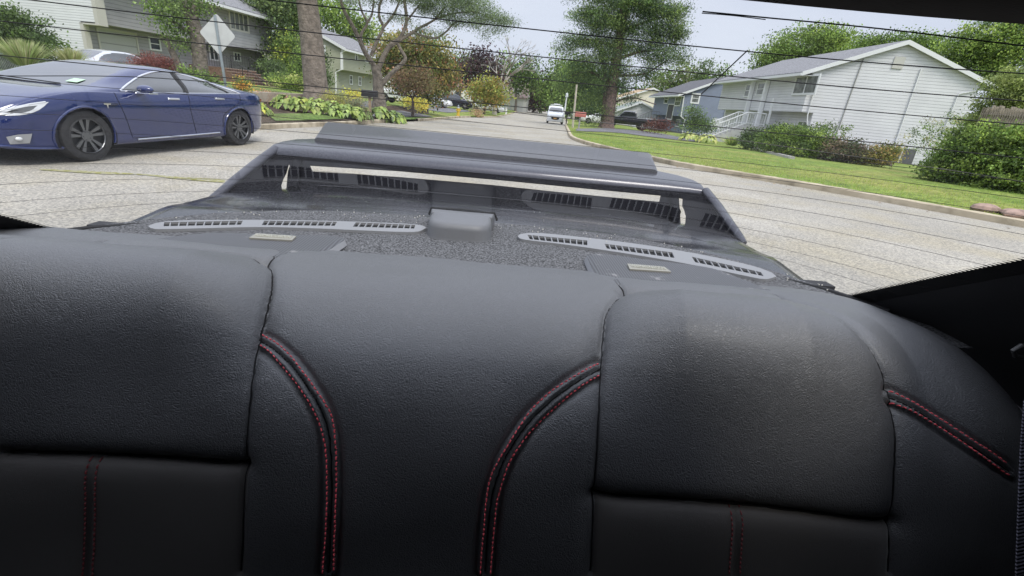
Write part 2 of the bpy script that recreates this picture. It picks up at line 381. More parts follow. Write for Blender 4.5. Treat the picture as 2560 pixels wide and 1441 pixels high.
pfl = PX[vis]; gfl = np.stack([X[vis],Sg[vis]],1); sfl = SP[vis]; nfl = NR[vis]
def onseat(px,py):        # seat parameters (x,s) under a photo pixel
    d2 = (pfl[:,0]-px)**2+(pfl[:,1]-py)**2; k = np.argpartition(d2,4)[:4]; wt = 1/(d2[k]+.5); wt /= wt.sum()
    return (gfl[k]*wt[:,None]).sum(0), (sfl[k]*wt[:,None]).sum(0), (nfl[k]*wt[:,None]).sum(0)
sS1u = [(668,646),(679,668),(676,710),(662,770),(646,830),(630,900),(618,1000),(609,1100),(604,1171),(600,1250),(594,1441)]
sS1t = [(664,646),(680,638),(700,632),(722,627)]
sLt  = [(664,646),(640,641),(600,634),(520,625),(430,617),(330,613),(250,613),(150,622),(60,642),(0,672)]
sLo  = [(150,622),(200,615),(240,604),(262,596)]
sS2u = [(1568,724),(1540,742),(1520,775),(1513,820),(1508,900),(1505,960),(1500,1050),(1495,1150),(1490,1247),(1485,1340),(1480,1441)]
sS2t = [(1568,724),(1556,712),(1542,700)]
sRt  = [(1568,724),(1640,725),(1760,729),(1860,736),(1950,750),(2030,775),(2100,820),(2160,880),(2208,940),(2235,1000),(2248,1060),(2252,1130),(2250,1220),(2243,1317),(2232,1441)]
sRs  = [(1938,733),(1962,745),(1990,762)]
sLi  = [(0,1140),(200,1142),(400,1152),(520,1163),(604,1171)]
sRi  = [(1490,1247),(1600,1252),(1800,1266),(2000,1287),(2130,1304),(2243,1318)]
wL   = [(641,840),(680,868),(720,908),(760,962),(795,1022),(815,1080),(822,1150),(825,1250),(822,1340),(815,1441)]
wR   = [(1505,915),(1442,955),(1384,1000),(1325,1058),(1272,1135),(1245,1195),(1228,1260),(1219,1345),(1212,1441)]
wB   = [(2232,988),(2317,1036),(2376,1076),(2434,1115),(2539,1183)]
iR   = [(1845,1269),(1842,1340),(1836,1441)]; iL = [(229,1146),(224,1300),(218,1441)]
def seatline(P, n=8): 
    C = catmull(P,n); o = [onseat(*c) for c in C]
    return np.array([q[0] for q in o])
seams = dict(S1u=(sS1u,.0045,.0032),S1t=(sS1t,.0035,.003),Lt=(sLt,.0045,.003),Lo=(sLo,.004,.003),S2u=(sS2u,.0045,.0032),S2t=(sS2t,.0035,.003),Rt=(sRt,.0045,.003),Rs=(sRs,.0035,.0025),
             Li=(sLi,.007,.005),Ri=(sRi,.007,.005),wL=(wL,.0035,.0024),wR=(wR,.0035,.0024),wB=(wB,.003,.0024),iR=(iR,.0025,.003),iL=(iL,.0025,.003))
P2 = np.stack([X,Sg],-1).reshape(-1,2)
def dist(P, L, lim=.06):
    out = np.full(len(P), 9.); lo = L.min(0)-lim; hi = L.max(0)+lim
    idx = np.where((P>lo).all(1)&(P<hi).all(1))[0]; Q = P[idx]; best = np.full(len(Q),9.)
    for a,b in zip(L[:-1],L[1:]):
        ab = b-a; t = np.clip(((Q-a)@ab)/(ab@ab+1e-12),0,1); best = np.minimum(best, np.linalg.norm(Q-a-ab*t[:,None],axis=1))
    out[idx] = best; return out
disp = np.zeros(len(P2)); WM = np.ones(len(P2))
for k,(pts,dep,wd) in seams.items():
    L = seatline(pts); seams[k] = (pts,dep,wd,L); d = dist(P2,L)
    disp -= dep*np.exp(-(d/wd)**2)
    if k[0] in 'SLR' : disp -= (.006 if k in('S1u','S2u','Rt') else .003)*np.exp(-(d/.016)**2)
    if k in ('Li','Ri'): disp -= .0025*np.exp(-(d/.010)**2)
    if k[0] == 'w':      # padded welt between the two stitch rows, pressed in along the rows
        LL = seams['S1u'][3] if k == 'wL' else seatline(sS2u) if k == 'wR' else None; wm = 1.0
        if LL is not None: o_ = np.argsort(LL[:,1]); xx = np.interp(P2[:,1], LL[o_,1], LL[o_,0]); wm = np.clip(((P2[:,0]-xx) if k == 'wL' else (xx-P2[:,0]))/.004,0,1)
        disp += wm*(.0035*np.exp(-((d-.0045)/.003)**2) - .004*np.exp(-((d-.0105)/.003)**2) - .006*np.exp(-(d/.03)**2))
_s1 = np.interp(P2[:,1], *(lambda L: (L[np.argsort(L[:,1]),1], L[np.argsort(L[:,1]),0]))(seams['S1u'][3])); _s2 = np.interp(P2[:,1], *(lambda L: (L[np.argsort(L[:,1]),1], L[np.argsort(L[:,1]),0]))(seams['S2u'][3]))
_sc = onseat(1100,790)[0][1]; _e = np.clip((_s1-P2[:,0])/.09,0,1)**.7+np.clip((P2[:,0]-_s2)/.09,0,1)**.7*np.clip((.56-P2[:,0])/.16,0,1)
disp += .046*np.clip(_e,0,1)*np.exp(-((P2[:,1]-_sc)/.078)**2)
disp += .0012*np.sin(P2[:,0]*23+P2[:,1]*9)*np.cos(P2[:,1]*31-P2[:,0]*7)   # soft unevenness of the padding
SP = SP + NR*disp.reshape(X.shape)[...,None]
_SG = None
# label each grid cell with the panel it belongs to
def ximg(P, v): P = catmull(P,6); o = np.argsort(P[:,1]); return np.interp(v, P[o,1], P[o,0])
def yimg(P, u): P = catmull(P,6); o = np.argsort(P[:,0]); return np.interp(u, P[o,0], P[o,1])
u = PX[...,0]; v = PX[...,1]; lab = np.zeros(X.shape,int)     # 0 centre
ps = Sg
xs1 = seams['S1u'][3]; xs2 = seams['S2u'][3]
def xat(L, s): o = np.argsort(L[:,1]); return np.interp(s, L[o,1], L[o,0])
s1 = np.where(Sg < xs1[0,1], xat(seams['S1t'][3],Sg), xat(xs1,Sg)); s2 = np.where(Sg < xs2[0,1], xat(seams['S2t'][3],Sg), xat(xs2,Sg))
left = X < s1; right = X > s2
lt = seams['Lt'][3]; li = seams['Li'][3]; ri = seams['Ri'][3]; rt = seams['Rt'][3]
def sat(L, x): o = np.argsort(L[:,0]); return np.interp(x, L[o,0], L[o,1])
lab[left] = 1; lab[left & (Sg < sat(lt,X))] = 2; lab[left & (Sg > sat(li,X))] = 3
kx = int(np.argmax(rt[:,0])); top = rt[:kx+1]; side = rt[np.argmin(np.abs(rt[:,1]-rt[kx//2,1])):]
xr = xat(rt[len(rt)//3:], Sg)
lab[right] = 4; lab[right & (Sg > sat(ri,X))] = 5
lab[right & ((X > xr) | (Sg < sat(rt[:len(rt)//3+2],X)))] = 6
nx,ns = X.shape; idx = np.arange(nx*ns).reshape(nx,ns)
quads = np.stack([idx[:-1,:-1],idx[1:,:-1],idx[1:,1:],idx[:-1,1:]],-1).reshape(-1,4); ql = lab[:-1,:-1].reshape(-1)
allV = SP.reshape(-1,3)
def panel(name, codes, m, parent, label=None):
    q = quads[np.isin(ql,codes)]; used,inv = np.unique(q, return_inverse=True); o = mesh(name, allV[used], inv.reshape(q.shape).astype(np.int32), m, parent, smooth=True)
    if label: o['label'] = label
    return o
seat = panel('seat_backrest', [0], m_lea, CAR)
panel('leather_cushion', [1,2], m_lea, seat); panel('leather_cushion', [4], m_lea, seat)
panel('suede_insert', [3], m_sue, seat); panel('suede_insert', [5], m_sue, seat); panel('side_bolster', [6], m_lea, seat)
def seatpt(xy, lift=0):       # seat parameters -> displaced surface point
    i = (xy[0]-XA)/ST; j = xy[1]/ST; i0 = int(np.clip(i,0,nx-2)); j0 = int(np.clip(j,0,ns-2)); a = min(1,i-i0); b = min(1,j-j0)
    p = (SP[i0,j0]*(1-a)+SP[i0+1,j0]*a)*(1-b)+(SP[i0,j0+1]*(1-a)+SP[i0+1,j0+1]*a)*b
    return p+NR[i0,j0]*lift
def stitches(pts, m, parent, pitch=.0062, r=.00085, name='stitching'):
    L = seatline(pts, 10); seg = np.concatenate([[0],np.cumsum(np.linalg.norm(np.diff(L,axis=0),axis=1))]); b = B(); t = .0005
    while t+pitch*.56 < seg[-1]:
        q = [np.array([np.interp(t+pitch*f,seg,L[:,0]),np.interp(t+pitch*f,seg,L[:,1])]) for f in (0,.15,.41,.56)]
        b.tube([seatpt(q[0],-.0006),seatpt(q[1],.0013),seatpt(q[2],.0013),seatpt(q[3],-.0006)], r, 5); t += pitch
    return b.build(name, m, parent, smooth=True)
def seamline(k, parent, r=.0009):
    L = seams[k][3]; b = B(); b.tube([seatpt(q,.0003) for q in L], r, 5); return b.build('seam', m_seam, parent, smooth=True)
for k in ('S1u','S2u','wL','wR','wB'): seamline(k, seat)
for k in ('Li','Ri'): seamline(k, seat, .0022)
for k in ('S1t','S2t','Lt','Lo','Rt','Rs'): seamline(k, seat, .0010)
stitches([(647,826),(700,863),(748,920),(795,987),(824,1042),(835,1110),(838,1200),(836,1300),(830,1441)], m_red, seat)
stitches([(642,854),(675,881),(712,926),(752,978),(785,1035),(805,1092),(813,1150),(815,1250),(811,1350),(803,1441)], m_red, seat)
stitches([(1503,899),(1442,936),(1384,974),(1325,1032),(1267,1120),(1232,1184),(1217,1242),(1209,1330),(1200,1441)], m_red, seat)
stitches([(1504,932),(1442,974),(1384,1026),(1325,1085),(1279,1149),(1255,1213),(1241,1271),(1232,1359),(1226,1441)], m_red, seat)
stitches([(2231,976),(2317,1021),(2376,1056),(2434,1097),(2492,1132),(2539,1167)], m_red, seat)
stitches([(2238,1005),(2288,1030),(2346,1065),(2405,1103),(2463,1144),(2539,1197)], m_red, seat)
for P in ([(1832,1270),(1829,1340),(1822,1441)],[(1858,1271),(1855,1340),(1849,1441)],[(217,1150),(212,1300),(206,1441)],[(242,1150),(237,1300),(231,1441)]): stitches(P, m_dred, seat, r=.0008)
stitches([(679,672),(675,720),(660,780),(646,828)], m_seam, seat, pitch=.004)
# ---- parcel shelf with carpet
m_carpet = mat('grey_carpet', (.105,.106,.110), .95, var=.75, vs=300, bump=1, bs=500, bd=.002, spec=.2)
def ybk(x): d = x+.03; return 1.10-.10*d*d-1.35*d**4
V=[]; Fc=[]; nx_=64; ny_=30
for i in range(nx_+1):
    x = -.72+1.42*i/nx_; yb = max(ybk(max(-.70,min(.66,x))),.60)
    for j in range(ny_+1):
        y = .60+(yb+.015-.60)*j/ny_; V.append((x,y,H-.2642+.0005*math.sin(x*40)*math.cos(y*37)))
for i in range(nx_):
    for j in range(ny_): q = i*(ny_+1)+j; Fc.append((q,q+ny_+1,q+ny_+2,q+1))
mesh('parcel_shelf', V, Fc, m_carpet, CAR, smooth=True)
shz = H-.260
m_vent = mat('grey_plastic', (.22,.223,.23), .5, bump=.1, bs=300, bd=.001)
m_black = mat('black_void', (.003,.003,.003), .9)
# ---- air vents: a long lens-shaped frame with three slotted openings
def vent(top, bot, openings):
    # pixel outline -> plane of the shelf, frame with real holes, blades across and a dark duct below
    zt = shz+.0012
    T_ = [PZ(*p,zt)[:2] for p in catmull(top,8)]; Bm = [PZ(*p,zt)[:2] for p in catmull(bot,8)]
    outline = [Vector((*p,0)) for p in T_]+[Vector((*p,0)) for p in reversed(Bm[1:-1])]
    holes = []
    for (tl,tr,br,bl,nb) in openings:
        a = [PZ(*p,zt)[:2] for p in (tl,tr,br,bl)]; h = []
        c = catmull([*[np.array(a[0])+(np.array(a[1])-a[0])*f for f in (0.03,.5,.97)]],6); d = catmull([*[np.array(a[2])+(np.array(a[3])-a[2])*f for f in (.03,.5,.97)]],6)
        holes.append(([Vector((*q,0)) for q in c]+[Vector((*q,0)) for q in d], a, nb))
    polys = [outline]+[h[0] for h in holes]; tri = tessellate_polygon(polys); flat = [v for p in polys for v in p]
    b = B(); n = len(flat); V = [(v.x,v.y,zt) for v in flat]+[(v.x,v.y,zt-.0055) for v in flat]
    Fc = [tuple(f) for f in tri]; k = 0
    for p in polys:
        m = len(p); Fc += [(k+i,k+(i+1)%m,k+(i+1)%m+n,k+i+n) for i in range(m)]; k += m
    b.add(V,Fc); fr = b.build('air_vent', m_vent, CAR)
    for (pl,a,nb) in holes:
        a = [np.array(q) for q in a]; s = B()
        for i in range(1,nb):
            f = i/nb; t0 = a[0]+(a[1]-a[0])*f; b0 = a[3]+(a[2]-a[3])*f; w = np.array([.0011,0])
            s.hexa([(*(b0-w),zt-.0045),(*(b0+w),zt-.0045),(*(t0+w),zt-.0045),(*(t0-w),zt-.0045),(*(b0-w),zt-.0008),(*(b0+w),zt-.0008),(*(t0+w),zt-.0008),(*(t0-w),zt-.0008)])
        s.build('vent_blade', m_vent, fr)
    d = B(); 
    for (pl,a,nb) in holes:
        d.prism([(v.x*1,v.y,zt-.0046) for v in pl],(0,0,-.0005))
    d.build('duct', m_black, fr)
    return fr
vent([(370,565),(400,556),(470,551),(640,550),(800,552),(930,556),(1020,560),(1055,564),(1066,570)], [(370,565),(380,571),(420,573),(640,568),(780,571),(900,576),(1000,580),(1045,579),(1066,570)],
     [((404,556),(613,552),(608,562),(402,566),10),((655,552),(848,555),(842,565),(648,563),11),((885,556),(1043,563),(1040,572),(877,567),10)])
vent([(1294,591),(1305,585),(1350,583),(1480,596),(1620,614),(1760,638),(1870,662),(1925,680),(1941,692)], [(1294,591),(1310,599),(1400,610),(1500,624),(1640,646),(1760,668),(1850,687),(1910,698),(1941,692)],
     [((1314,587),(1473,602),(1473,614),(1320,598),10),((1506,609),(1686,632),(1692,646),(1512,621),11),((1724,641),(1908,682),(1915,692),(1733,655),10)])
# ---- loudspeaker grilles: raised perforated plates with a metal badge
def perf(name, col):
    m = bpy.data.materials.new(name); m.use_nodes = True; t = m.node_tree; b = t.nodes['Principled BSDF']; b.inputs['Roughness'].default_value = .45
    tcn = N(t,'ShaderNodeTexCoord'); mp_ = N(t,'ShaderNodeMapping'); mp_.inputs['Scale'].default_value = (210,210,0); t.links.new(tcn.outputs['Object'], mp_.inputs[0])
    v = N(t,'ShaderNodeTexVoronoi', voronoi_dimensions='2D'); v.inputs['Scale'].default_value = 1; v.inputs['Randomness'].default_value = 0; t.links.new(mp_.outputs[0], v.inputs[0])
    r = N(t,'ShaderNodeValToRGB'); e = r.color_ramp.elements; e[0].position = .3; e[0].color = (.004,.004,.004,1); e[1].position = .38; e[1].color = (*col,1)
    t.links.new(v.outputs[0], r.inputs[0])
    n3 = N(t,'ShaderNodeTexNoise'); n3.inputs['Scale'].default_value = 18; n3.inputs['Detail'].default_value = 9; n3.inputs['Roughness'].default_value = .75; t.links.new(tcn.outputs['Object'], n3.inputs[0])
    r3 = N(t,'ShaderNodeValToRGB'); r3.color_ramp.elements[0].position = .60; r3.color_ramp.elements[1].position = .70; t.links.new(n3.outputs[0], r3.inputs[0])
    q = N(t,'ShaderNodeMix', data_type='RGBA'); t.links.new(r3.outputs[0], q.inputs[0]); t.links.new(r.outputs[0], q.inputs[6]); q.inputs[7].default_value = (.34,.33,.32,1)
    t.links.new(q.outputs[2], b.inputs['Base Color'])
    return m
m_perf = perf('perforated_grille', (.10,.102,.11)); m_badge = mat('brushed_badge', (.30,.29,.25), .5, metal=.3); m_letters = mat('badge_lettering', (.5,.49,.42), .45, metal=.3)
m_rim = mat('grille_rim', (.30,.305,.32), .35)
def speaker(quad, badge, text):    # quad: world x,y corners far-left, far-right, near-right, near-left
    zt = shz+.012; c = [np.array(q) for q in quad]; ctr = sum(c)/4; n = 10
    def rr(k, z, rad=.03):
        P=[]; cc = [ctr+(q-ctr)*k for q in c]
        for i in range(4):
            p0,p1,p2 = cc[i-1],cc[i],cc[(i+1)%4]; a = p1+(p0-p1)/np.linalg.norm(p0-p1)*rad; b_ = p1+(p2-p1)/np.linalg.norm(p2-p1)*rad
            for t in np.linspace(0,1,5): P.append((*((1-t)**2*a+2*t*(1-t)*p1+t*t*b_),z))
        return P
    P0 = rr(.92,zt); P1 = rr(.975,zt-.003); P2_ = rr(1.0,zt-.013,.033)
    b = B(); m = len(P0); b.add(P0,[tuple(range(m))]); b.add(P0+P1,[(i,(i+1)%m,(i+1)%m+m,i+m) for i in range(m)])
    g = b.build('speaker_grille', m_perf, CAR)
    b = B(); b.add(P1+P2_,[(i,(i+1)%m,(i+1)%m+m,i+m) for i in range(m)]); b.build('rim', m_rim, g)
    q = [PZ(*p,zt+.003) for p in badge]; b = B(); b.hexa([(*q[3][:2],zt-.001),(*q[2][:2],zt-.001),(*q[1][:2],zt-.001),(*q[0][:2],zt-.001),(*q[3][:2],zt+.003),(*q[2][:2],zt+.003),(*q[1][:2],zt+.003),(*q[0][:2],zt+.003)])
    b.build('badge', m_badge, g, bevel=.0008)
    cu = bpy.data.curves.new('lettering','FONT'); cu.body = text; cu.size = 1; cu.extrude = .04; cu.align_x='CENTER'; cu.align_y='CENTER'
    to = bpy.data.objects.new('tmp', cu); COL.objects.link(to); bpy.context.view_layer.update()
    me = bpy.data.meshes.new_from_object(to.evaluated_get(bpy.context.evaluated_depsgraph_get())); bpy.data.objects.remove(to)
    co = np.zeros(len(me.vertices)*3); me.vertices.foreach_get('co',co); co = co.reshape(-1,3); wd = np.ptp(co[:,0]); ht = np.ptp(co[:,1])
    ex_ = ((q[1]-q[0])+(q[2]-q[3]))/2; ey_ = ((q[0]-q[3])+(q[1]-q[2]))/2; cen = sum(q)/4
    V = cen[None]+co[:,:1]/wd*.84*ex_[None]+co[:,1:2]/ht*.55*ey_[None]; V[:,2] = zt+.0032+co[:,2]/.04*.0010
    me.vertices.foreach_set('co', V.astype(np.float32).ravel()); me.name='lettering'; me.update(); link('lettering', me, m_letters, g)
_z=shz+.012
speaker([PZ(505,580,_z)[:2],PZ(880,589,_z)[:2],(-.262,.70),(-.56,.70)], [(640,583),(741,590),(730,600),(622,594)], 'HARMAN/KARDON')
speaker([PZ(1458,627,_z)[:2],PZ(1790,668,_z)[:2],(.50,.70),(.172,.70)], [(1568,659),(1662,667),(1678,679),(1574,672)], 'HARMAN/KARDON')
# ---- third brake light housing on the shelf
V=[]; Fc=[]; n=28
cx = -.062
for i in range(n+1):
    a = math.pi*i/n
    for (k,zz) in ((1.03,-.004),(1.0,.004),(.985,.018),(.95,.027),(.86,.0305),(.5,.0315),(0,.032)):
        sq = abs(math.cos(a))**.45*math.copysign(1,math.cos(a)); sy = abs(math.sin(a))**.5
        V.append((cx+.0655*sq*k, 1.02-.088*sy*k, shz+zz-.002*k))
m=7
for i in range(n):
    for k in range(m-1): Fc.append((i*m+k,(i+1)*m+k,(i+1)*m+k+1,i*m+k+1))
m_pod = mat('dark_grey_plastic', (.13,.133,.14), .5, bump=.1, bs=300, bd=.001)
ph = mesh('brake_light_housing', V, Fc, m_pod, CAR, smooth=True)
b = B(); b.hexa([(cx-.066,1.02,shz-.004),(cx+.066,1.02,shz-.004),(cx+.072,1.10,shz-.004),(cx-.072,1.10,shz-.004),(cx-.064,1.02,shz+.029),(cx+.064,1.02,shz+.029),(cx+.070,1.062,shz+.0275),(cx-.070,1.062,shz+.0275)])
b.build('hood', m_pod, ph, bevel=.004)
b = B(); b.tube([(cx-.075,1.07,shz+.012),(cx-.070,1.063,shz+.028),(cx,1.060,shz+.031),(cx+.070,1.063,shz+.028),(cx+.076,1.07,shz+.012)],.0028,8); b.build('gasket', m_black, ph, smooth=True)
# crumbs and lint on the carpet
b = B()
for i in range(90):
    x = random.uniform(-.6,.62); y = ybk(x)-abs(random.gauss(.03,.03)); r = random.uniform(.0006,.0016); b.ball((x,y,shz+.001+r*.4), r, 5, 4)
b.build('lint', mat('lint',(.5,.48,.43),.9), CAR)['kind']='stuff'
# ---- rear window: one curved pane, heating wires, frit
m_pane = glassmat('rear_glass', (.93,.935,.94), 1.5, .0, .6)
TAN = .445; ZT = .079
def gy(x,z): return ybk(x)-(z+.262)/TAN
def gx(f,z): return f/.962*((.640-.27*(z+.262)) if f>0 else (.697-.13*(z+.262)))
def gl(f,z): return (gx(f,z), gy(gx(f,z),z), H+z)
V=[]; Fc=[]; nf=48; nzv=30
for i in range(nf+1):
    for j in range(nzv+1): V.append(gl(-1+2*i/nf, -.275+(ZT+.275)*j/nzv))
for i in range(nf):
    for j in range(nzv): q=i*(nzv+1)+j; Fc.append((q,q+nzv+1,q+nzv+2,q+1))
RW = mesh('rear_window', V, Fc, m_pane, CAR, smooth=True)
m_wire = mat('heating_wire', (.012,.010,.010), .5)
def gpx(px,py):        # photo pixel -> point on the pane
    d = dirn(px,py); t = .3
    lo,hi = .2,1.6
    for _ in range(60):
        mid = (lo+hi)/2; p = d*mid; 
        if p[1] < gy(np.clip(p[0],-.8,.8), p[2]): lo = mid
        else: hi = mid
    return CO+d*lo
def wire(pts, r):
    b = B(); P = catmull(pts,8) if len(pts)>2 else np.array(pts); b.tube([p-np.array([0,.001,0]) for p in P], r, 5); return b.build('heating_wire', m_wire, RW, smooth=True)
def zline(py0, r=.00052, f0=-.985, f1=.985, px=1200):
    p = gpx(px,py0); z = p[2]-H; P = [np.array(gl(f,z)) for f in np.linspace(f0,f1,28)]
    b = B(); b.tube([q-np.array([0,.0012,0]) for q in P], r, 5); b.build('heating_wire', m_wire, RW, smooth=True)
for yy in (60,127,183,258,307,340,372,403,433,462,490,514,532): zline(yy, .00043 if yy<300 else .00026)
wire([gpx(1755,30),gpx(1900,44),gpx(2200,73),gpx(2560,116)], .00045); wire([gpx(1753,34),gpx(1830,40),gpx(1912,50)], .0003)
wire([gpx(0,190),gpx(400,196),gpx(900,243),gpx(1300,283),gpx(1700,331),gpx(2300,415),gpx(2560,455)], .0004)
wire([gpx(1867,127),gpx(1752,236)], .0005)
# frit band with dots around the pane
m_frit = mat('ceramic_frit', (.006,.006,.007), .7)
for f0,f1 in ((-1.0,-.962),(.962,1.0)):
    b = B()
    V=[gl(f0,-.275+(ZT+.275)*j/40) for j in range(41)]+[gl(f1,-.275+(ZT+.275)*j/40) for j in range(41)]
    b.add([(v[0],v[1]-.0015,v[2]) for v in V],[(j,j+41,j+42,j+1) for j in range(40)])
    s = 1 if f0>0 else -1; fi = .962*s
    for j in range(120):      # serrations
        z = -.262+(ZT+.262)*j/120; dz = (ZT+.262)/120
        a_,b_,c_ = gl(fi,z),gl(fi,z+dz*.7),gl(fi-.006*s,z+dz*.35)
        b.add([(v[0],v[1]-.0016,v[2]) for v in (a_,b_,c_)],[(0,1,2)])
    b.build('frit_band', m_frit, RW)
# ---- trim around the pane
m_trim = mat('black_trim', (.032,.032,.035), .75, bump=.2, bs=400, bd=.001, spec=.3)
m_head = mat('headliner_cloth', (.045,.036,.034), .95, bump=.3, bs=500, bd=.001)
def pillar(s):
    V=[]; Fc=[]; n=24
    for j in range(n+1):
        z = -.275+(ZT+.30)*j/n; e = np.array(gl(.985*s,z)); e[1] -= .004
        e1 = e+np.array([.02*s,-.02,-.012]); e2 = e+np.array([.10*s,-.10,-.03]); e3 = e+np.array([.30*s,-.24,-.18]); e4 = e+np.array([.40*s,-.30,-1.0])
        e1[2] = max(e1[2],.2)
        V += [e,e1,e2,e3,e4]
    for j in range(n):
        for k in range(4): q=j*5+k; Fc.append((q,q+1,q+6,q+5))
    o = mesh('pillar_trim', V, Fc, m_trim, CAR, smooth=True); return o
pr = pillar(1); pillar(-1)
# corner trim below the pane, both sides
for s in (-1,1):
    b = B(); q0 = np.array(gl(.93*s,-.262)); q1 = np.array(gl(1.0*s,-.262))
    b.tube([q0+np.array([-.05*s,.05,-.006]), q0+np.array([0,-.005,-.004]), q1+np.array([.0,-.02,.0])], [.004,.006,.006], 8); b.build('window_seal', m_frit, CAR, smooth=True)
b = B(); q = pr
# headliner and cabin shell
V=[]; Fc=[]; nf=40
for i in range(nf+1):
    f = -1.15+2.3*i/nf; x = gx(f,ZT); y0 = gy(np.clip(x,-.66,.60),ZT)-.012
    for (dy,dz) in ((.05,.03),(.012,.004),(0,-.008),(-.012,-.012),(-.05,-.008),(-.25,.02),(-.9,.05),(-1.7,.03)): V.append((x*(1+.12*min(1,-dy if dy<0 else 0)),y0+dy,H+ZT-.002+dz-.03*max(0,abs(f)-.8)))
for i in range(nf):
    for k in range(7): q=i*8+k; Fc.append((q,q+8,q+9,q+1))
mesh('headliner', V, Fc, m_head, CAR, smooth=True)
b = B()      # unseen doors, floor, bulkhead; windscreen and windows closed to keep the seat dark
b.box((-1.06,-1.5,.30),(-1.02,.90,.95)); b.box((.98,-1.5,.30),(1.02,.90,.95)); b.box((-1.06,-1.5,.95),(-1.02,0,1.2)); b.box((.98,-1.5,.95),(1.02,0,1.2)); b.box((-1.06,-1.5,.26),(1.02,.95,.30)); b.box((-1.06,-1.55,.26),(1.02,-1.5,1.31)); b.box((-1.06,.0,.95),(-1.02,.36,1.29)); b.box((.98,.0,.95),(1.02,.36,1.29))
b.box((-1.06,-1.55,1.31),(-.68,.33,1.33)); b.box((.64,-1.55,1.31),(1.02,.33,1.33)); b.box((-.7,-1.55,1.345),(.7,-1.2,1.36)); b.build('cabin_light_block', m_trim, CAR)
for sx in (-.42,.38):  # unseen front seats, added to hold back light from the front
    b = B(); b.box((sx-.26,-.45,.55),(sx+.26,-.27,1.14)); fs = b.build('unseen_front_seat', m_trim, CAR, bevel=.06); b = B(); b.box((sx-.13,-.42,1.15),(sx+.13,-.32,1.32)); b.build('headrest', m_trim, fs, bevel=.04)
b = B(); b.box((-1.0,-1.35,.6),(.96,-1.0,1.02)); b.build('dashboard', m_trim, CAR, bevel=.04)  # unseen dashboard, added to cut light coming in at the windscreen
b = B(); b.box((-.72,.87,.3),(.68,.90,.925)); b.build('seat_bulkhead', m_trim, CAR)
# belt guide hook and seat belt webbing at the right
q = PY(2548,872,.50); b = B()
b.tube([q+np.array([.03,0,.005]), q+np.array([.0,0,.004]), q+np.array([-.006,0,-.003]), q+np.array([0,0,-.010]), q+np.array([.03,0,-.014])], .0028, 8); b.build('belt_guide', mat('guide_plastic',(.05,.05,.05),.4), CAR, smooth=True)
m_web = bpy.data.materials.new('belt_webbing'); m_web.use_nodes = True; t = m_web.node_tree; pb = t.nodes['Principled BSDF']; pb.inputs['Base Color'].default_value=(.06,.06,.085,1); pb.inputs['Roughness'].default_value=.7
tcn = N(t,'ShaderNodeTexCoord'); wv = N(t,'ShaderNodeTexWave', bands_direction='Z'); wv.inputs['Scale'].default_value = 110; t.links.new(tcn.outputs['Object'], wv.inputs[0])
bp = N(t,'ShaderNodeBump'); bp.inputs['Distance'].default_value=.002; t.links.new(wv.outputs[0], bp.inputs['Height']); t.links.new(bp.outputs[0], pb.inputs['Normal'])
P = [PY(*p,y) for p,y in (((2562,1000),.43),((2553,1120),.40),((2548,1240),.37),((2541,1441),.33))]
V=[]; 
for p in P: V += [p, p+np.array([.048,.012,0])]
mesh('seat_belt', V+[v+np.array([0,.0015,0]) for v in V], [(0,1,3,2),(2,3,5,4),(4,5,7,6),(8,10,11,9),(10,12,13,11),(12,14,15,13),(0,2,10,8),(2,4,12,10),(4,6,14,12)], m_web, CAR)
# ---- boot lid and rear wings behind the pane
def paint(name, col, rough=.12, metal=.0, coat=1, spec=.5): return mat(name, col, rough, metal=metal, coat=coat, spec=spec, var=.0)
m_paint = paint('black_car_paint', (.010,.010,.014), .18, coat=.25, spec=.3)
m_arm = mat('grey_metallic_paint', (.05,.05,.062), .34, metal=.55, coat=.6)
m_carb = mat('carbon_look', (.006,.006,.008), .6, coat=0, spec=.02, var=.3, vs=300)
def bz(x,y): return -.285-.055*max(0,(y-1.1))/.45-.10*max(0,abs(x+.02)-.60)**1.5-.5*max(0,y-1.60)+.032*max(0,1-(x/.86)**4)*max(0,min(1,(y-1.2)/.3))
V=[]; Fc=[]; nx2=56; ny2=26
for i in range(nx2+1):
    f = -1+2*i/nx2
    for j in range(ny2+1):
        t_ = j/ny2; y = .74+.88*t_; hw = .70+.15*t_; x = -.02+hw*f
        z = bz(x,y)-.05*max(0,abs(f)-.93)/.07 
        if y < 1.12: z -= .0 
        V.append((x,y,H+z-(.02 if y<ybk(np.clip(x,-.7,.66))-.01 else 0)))
for i in range(nx2):
    for j in range(ny2): q=i*(ny2+1)+j; Fc.append((q,q+ny2+1,q+ny2+2,q+1))
BL = mesh('boot_lid', V, Fc, m_paint, CAR, smooth=True)
b = B(); b.hexa([(-.86,1.60,.35),(.82,1.60,.35),(.82,1.66,.35),(-.86,1.66,.35),(-.86,1.60,H-.42),(.82,1.60,H-.42),(.82,1.63,H-.43),(-.86,1.63,H-.43)])
for s in (-1,1): b.hexa([(-.02+.90*s,.5,.35),(-.02+.88*s,.5,.35),(-.02+.88*s,1.62,.35),(-.02+.90*s,1.62,.35),(-.02+.90*s,.5,H-.40),(-.02+.74*s,.5,H-.36),(-.02+.84*s,1.62,H-.43),(-.02+.88*s,1.62,H-.46)])
b.build('rear_body', m_paint, CAR)
